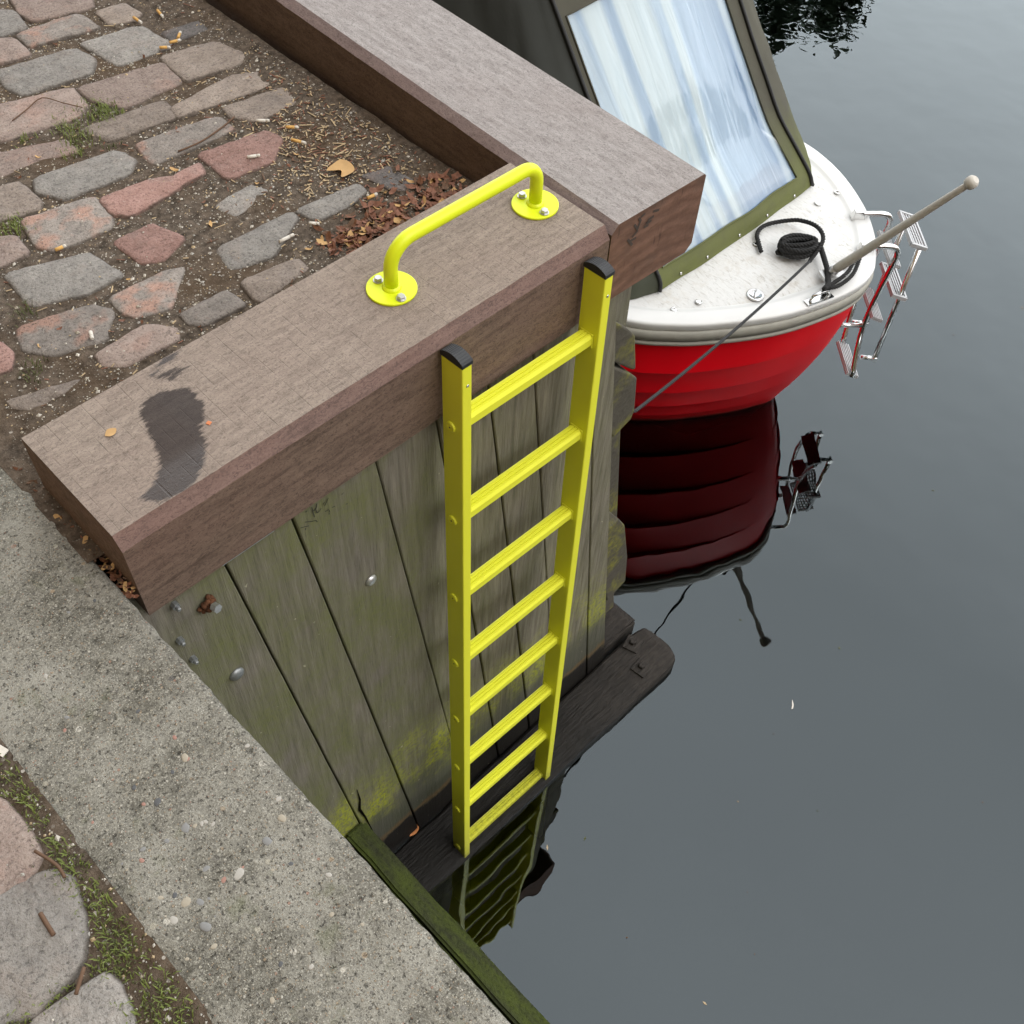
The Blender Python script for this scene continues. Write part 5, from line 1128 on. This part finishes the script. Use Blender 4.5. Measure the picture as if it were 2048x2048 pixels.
# ---------------------------------------------------------------- trees across the water (seen only as a reflection)
def tree(x, y, base, h, r, label, seed):
    random.seed(seed); t = empty('evergreen_tree', (x, y, base), label=label, cat='tree', group='trees across the water')
    m = MB(); m.tube([(0, 0, 0), (.1, 0, h*.3), (0, .1, h*.6), (.05, 0, h*.9)], [.22, .17, .11, .03], 8)
    for k in range(14):
        a = random.uniform(0, 6.28); z0 = h*random.uniform(.3, .8); l = r*random.uniform(.5, .9)*(1.1-z0/h*.6); m.tube([(0, 0, z0), (math.cos(a)*l*.6, math.sin(a)*l*.6, z0+.25*l), (math.cos(a)*l, math.sin(a)*l, z0+.3*l)], [.06, .035, .01], 5)
    kids('trunk', m.mesh('trunk', M['bark'], fix=False), t); g = MB()
    for c in range(70):
        a = random.uniform(0, 6.28); q = random.random(); zc = h*(.22+.76*q); rc = r*(1-q)**.75*random.uniform(.25, 1.0)+.05; cx, cy = math.cos(a)*rc, math.sin(a)*rc
        for k in range(55):
            p = Vector((cx+random.gauss(0, .22), cy+random.gauss(0, .22), zc+random.gauss(0, .18))); s = random.uniform(.05, .11); R_ = Matrix.Rotation(random.uniform(0, 6.28), 3, 'Z') @ Matrix.Rotation(random.uniform(-1.2, 1.2), 3, 'X')
            g.add([p+R_ @ Vector(v) for v in ((-s, -s*.5, 0), (s, -s*.5, 0), (s*.7, s*.6, s*.2), (-s*.6, s*.5, 0))], [(0, 1, 2, 3)])
    kids('crown', g.mesh('crown', M['leaf'], fix=False), t)
def at_az(dx, dy, D): return (-1.394+dx*D, -1.077+dy*D)
nrm2 = lambda dx, dy: (dx/math.hypot(dx, dy), dy/math.hypot(dx, dy))
for (dx, dy), D, elev, r, lb, sd_ in (((.853, .497), 21, .548, 2.0, 'tall dark evergreen across the water, left one of the pair', 3), ((.885, .462), 22, .528, 1.3, 'slimmer dark evergreen across the water, right one of the pair', 5)):
    x, y = at_az(*nrm2(dx, dy), D); ht = elev*D-(1.376-ZW)+ZW          # top whose mirror image is seen at that slope
    base = -1.2; tree(x, y, base, ht-base, r, lb, sd_)
fq = MB(); fq.box((60, 30, -1.9), (70, 60, 1.4)); fq2 = obj('far_quay', fq.mesh('far_quay', M['kerb'], bevel=.05), label='low concrete quay on the other side of the water', kind='structure')
fq2.matrix_world = Matrix.Translation((-1.4, -1.1, 0)) @ Matrix.Rotation(math.radians(28), 4, 'Z') @ Matrix.Translation((-6.5, -30, 0))

# ---------------------------------------------------------------- unseen houses added round the basin, behind the viewer, to shade low sky
M['brick'] = m_plain('dark_red_brick', (0.16, 0.075, 0.052), 0.9, 0, 0.3, 3)
M['plaster'] = m_plain('ochre_plaster', (0.30, 0.22, 0.13), 0.9, 0, 0.2, 2)
M['roof'] = m_plain('roof_tile', (0.13, 0.055, 0.040), 0.85, 0, 0.3, 4)
M['pane'] = m_plain('window_glass', (0.03, 0.035, 0.04), 0.1)
M['frame'] = m_plain('white_window_frame', (0.7, 0.7, 0.68), 0.5)
def unseen_house(x, y, rz, W_, h, mat, label):
    t = empty('unseen_house', (x, y, -.14), label=label, cat='unseen_house', group='unseen houses added to shade the basin'); t.rotation_euler.z = rz
    m = MB(); m.box((0, 4, h/2), (W_-.06, 8, h)); kids('wall', m.mesh('wall', mat), t)
    m = MB(); m.prism([(0, -.3, h), (0, 8.3, h), (0, 4, h+3.4)], (-W_/2+.03, 0, 0), (W_/2-.03, 0, 0)); kids('roof', m.mesh('roof', M['roof']), t)
    fm_ = MB(); fm_.box((0, -.02, 0), (1.1, .08, 1.5)); fm_ = fm_.mesh('window', M['frame']); pn = MB()
    for sx in (-.25, .25): pn.box((sx, -.065, 0), (.42, .02, 1.3))
    pn = pn.mesh('pane', M['pane'])
    for k in range(int(h//3)):
        for j in range(int(W_//2)):
            wd_ = kids('window', fm_, t); wd_.location = ((j+.5)*W_/int(W_//2)-W_/2, 0, 1.7+3*k); kids('pane', pn, wd_)
    m = MB(); m.box((W_*.0, -.03, 1.05), (1.0, .1, 2.1)); kids('door', m.mesh('door', M['roof']), t)
random.seed(11)
for k in range(5):
    unseen_house(-10.5, -18+9*k, math.radians(-90), 9.0, (9.4, 12.3, 9.6, 12.5, 9.2)[k], M['brick'] if k % 2 else M['plaster'], ('lower ochre house added for shade at the far end of the row behind the viewer', 'taller brick house added for shade between two ochre ones behind the viewer', 'lower ochre house added for shade right behind the viewer', 'taller brick house added for shade behind the viewer, past the stained beam', 'lower ochre house added for shade behind the viewer, last towards the trees')[k])
for k in range(6):
    unseen_house(-4+10*k, -30, math.radians(180), 10.0, (9.4, 12.5, 12.3, 9.6, 12.4, 9.2)[k], M['plaster'] if k % 2 else M['brick'], ('lower brick house added for shade across the basin mouth, nearest the kerb side', 'taller ochre house added for shade across the basin mouth, second from the kerb side', 'taller brick house added for shade across the basin mouth between ochre houses', 'lower ochre house added for shade in the middle of the row across the basin mouth', 'taller brick house added for shade across the basin mouth, last but one', 'lower ochre house added for shade at the outer end of the row across the basin mouth')[k])
q = MB(); q.box((22, -38, -2.4), (70, 16.4, 4.4)); obj('far_quay', q.mesh('far_quay', M['kerb'], bevel=.05), label='concrete quay under the added houses across the basin mouth', kind='structure')
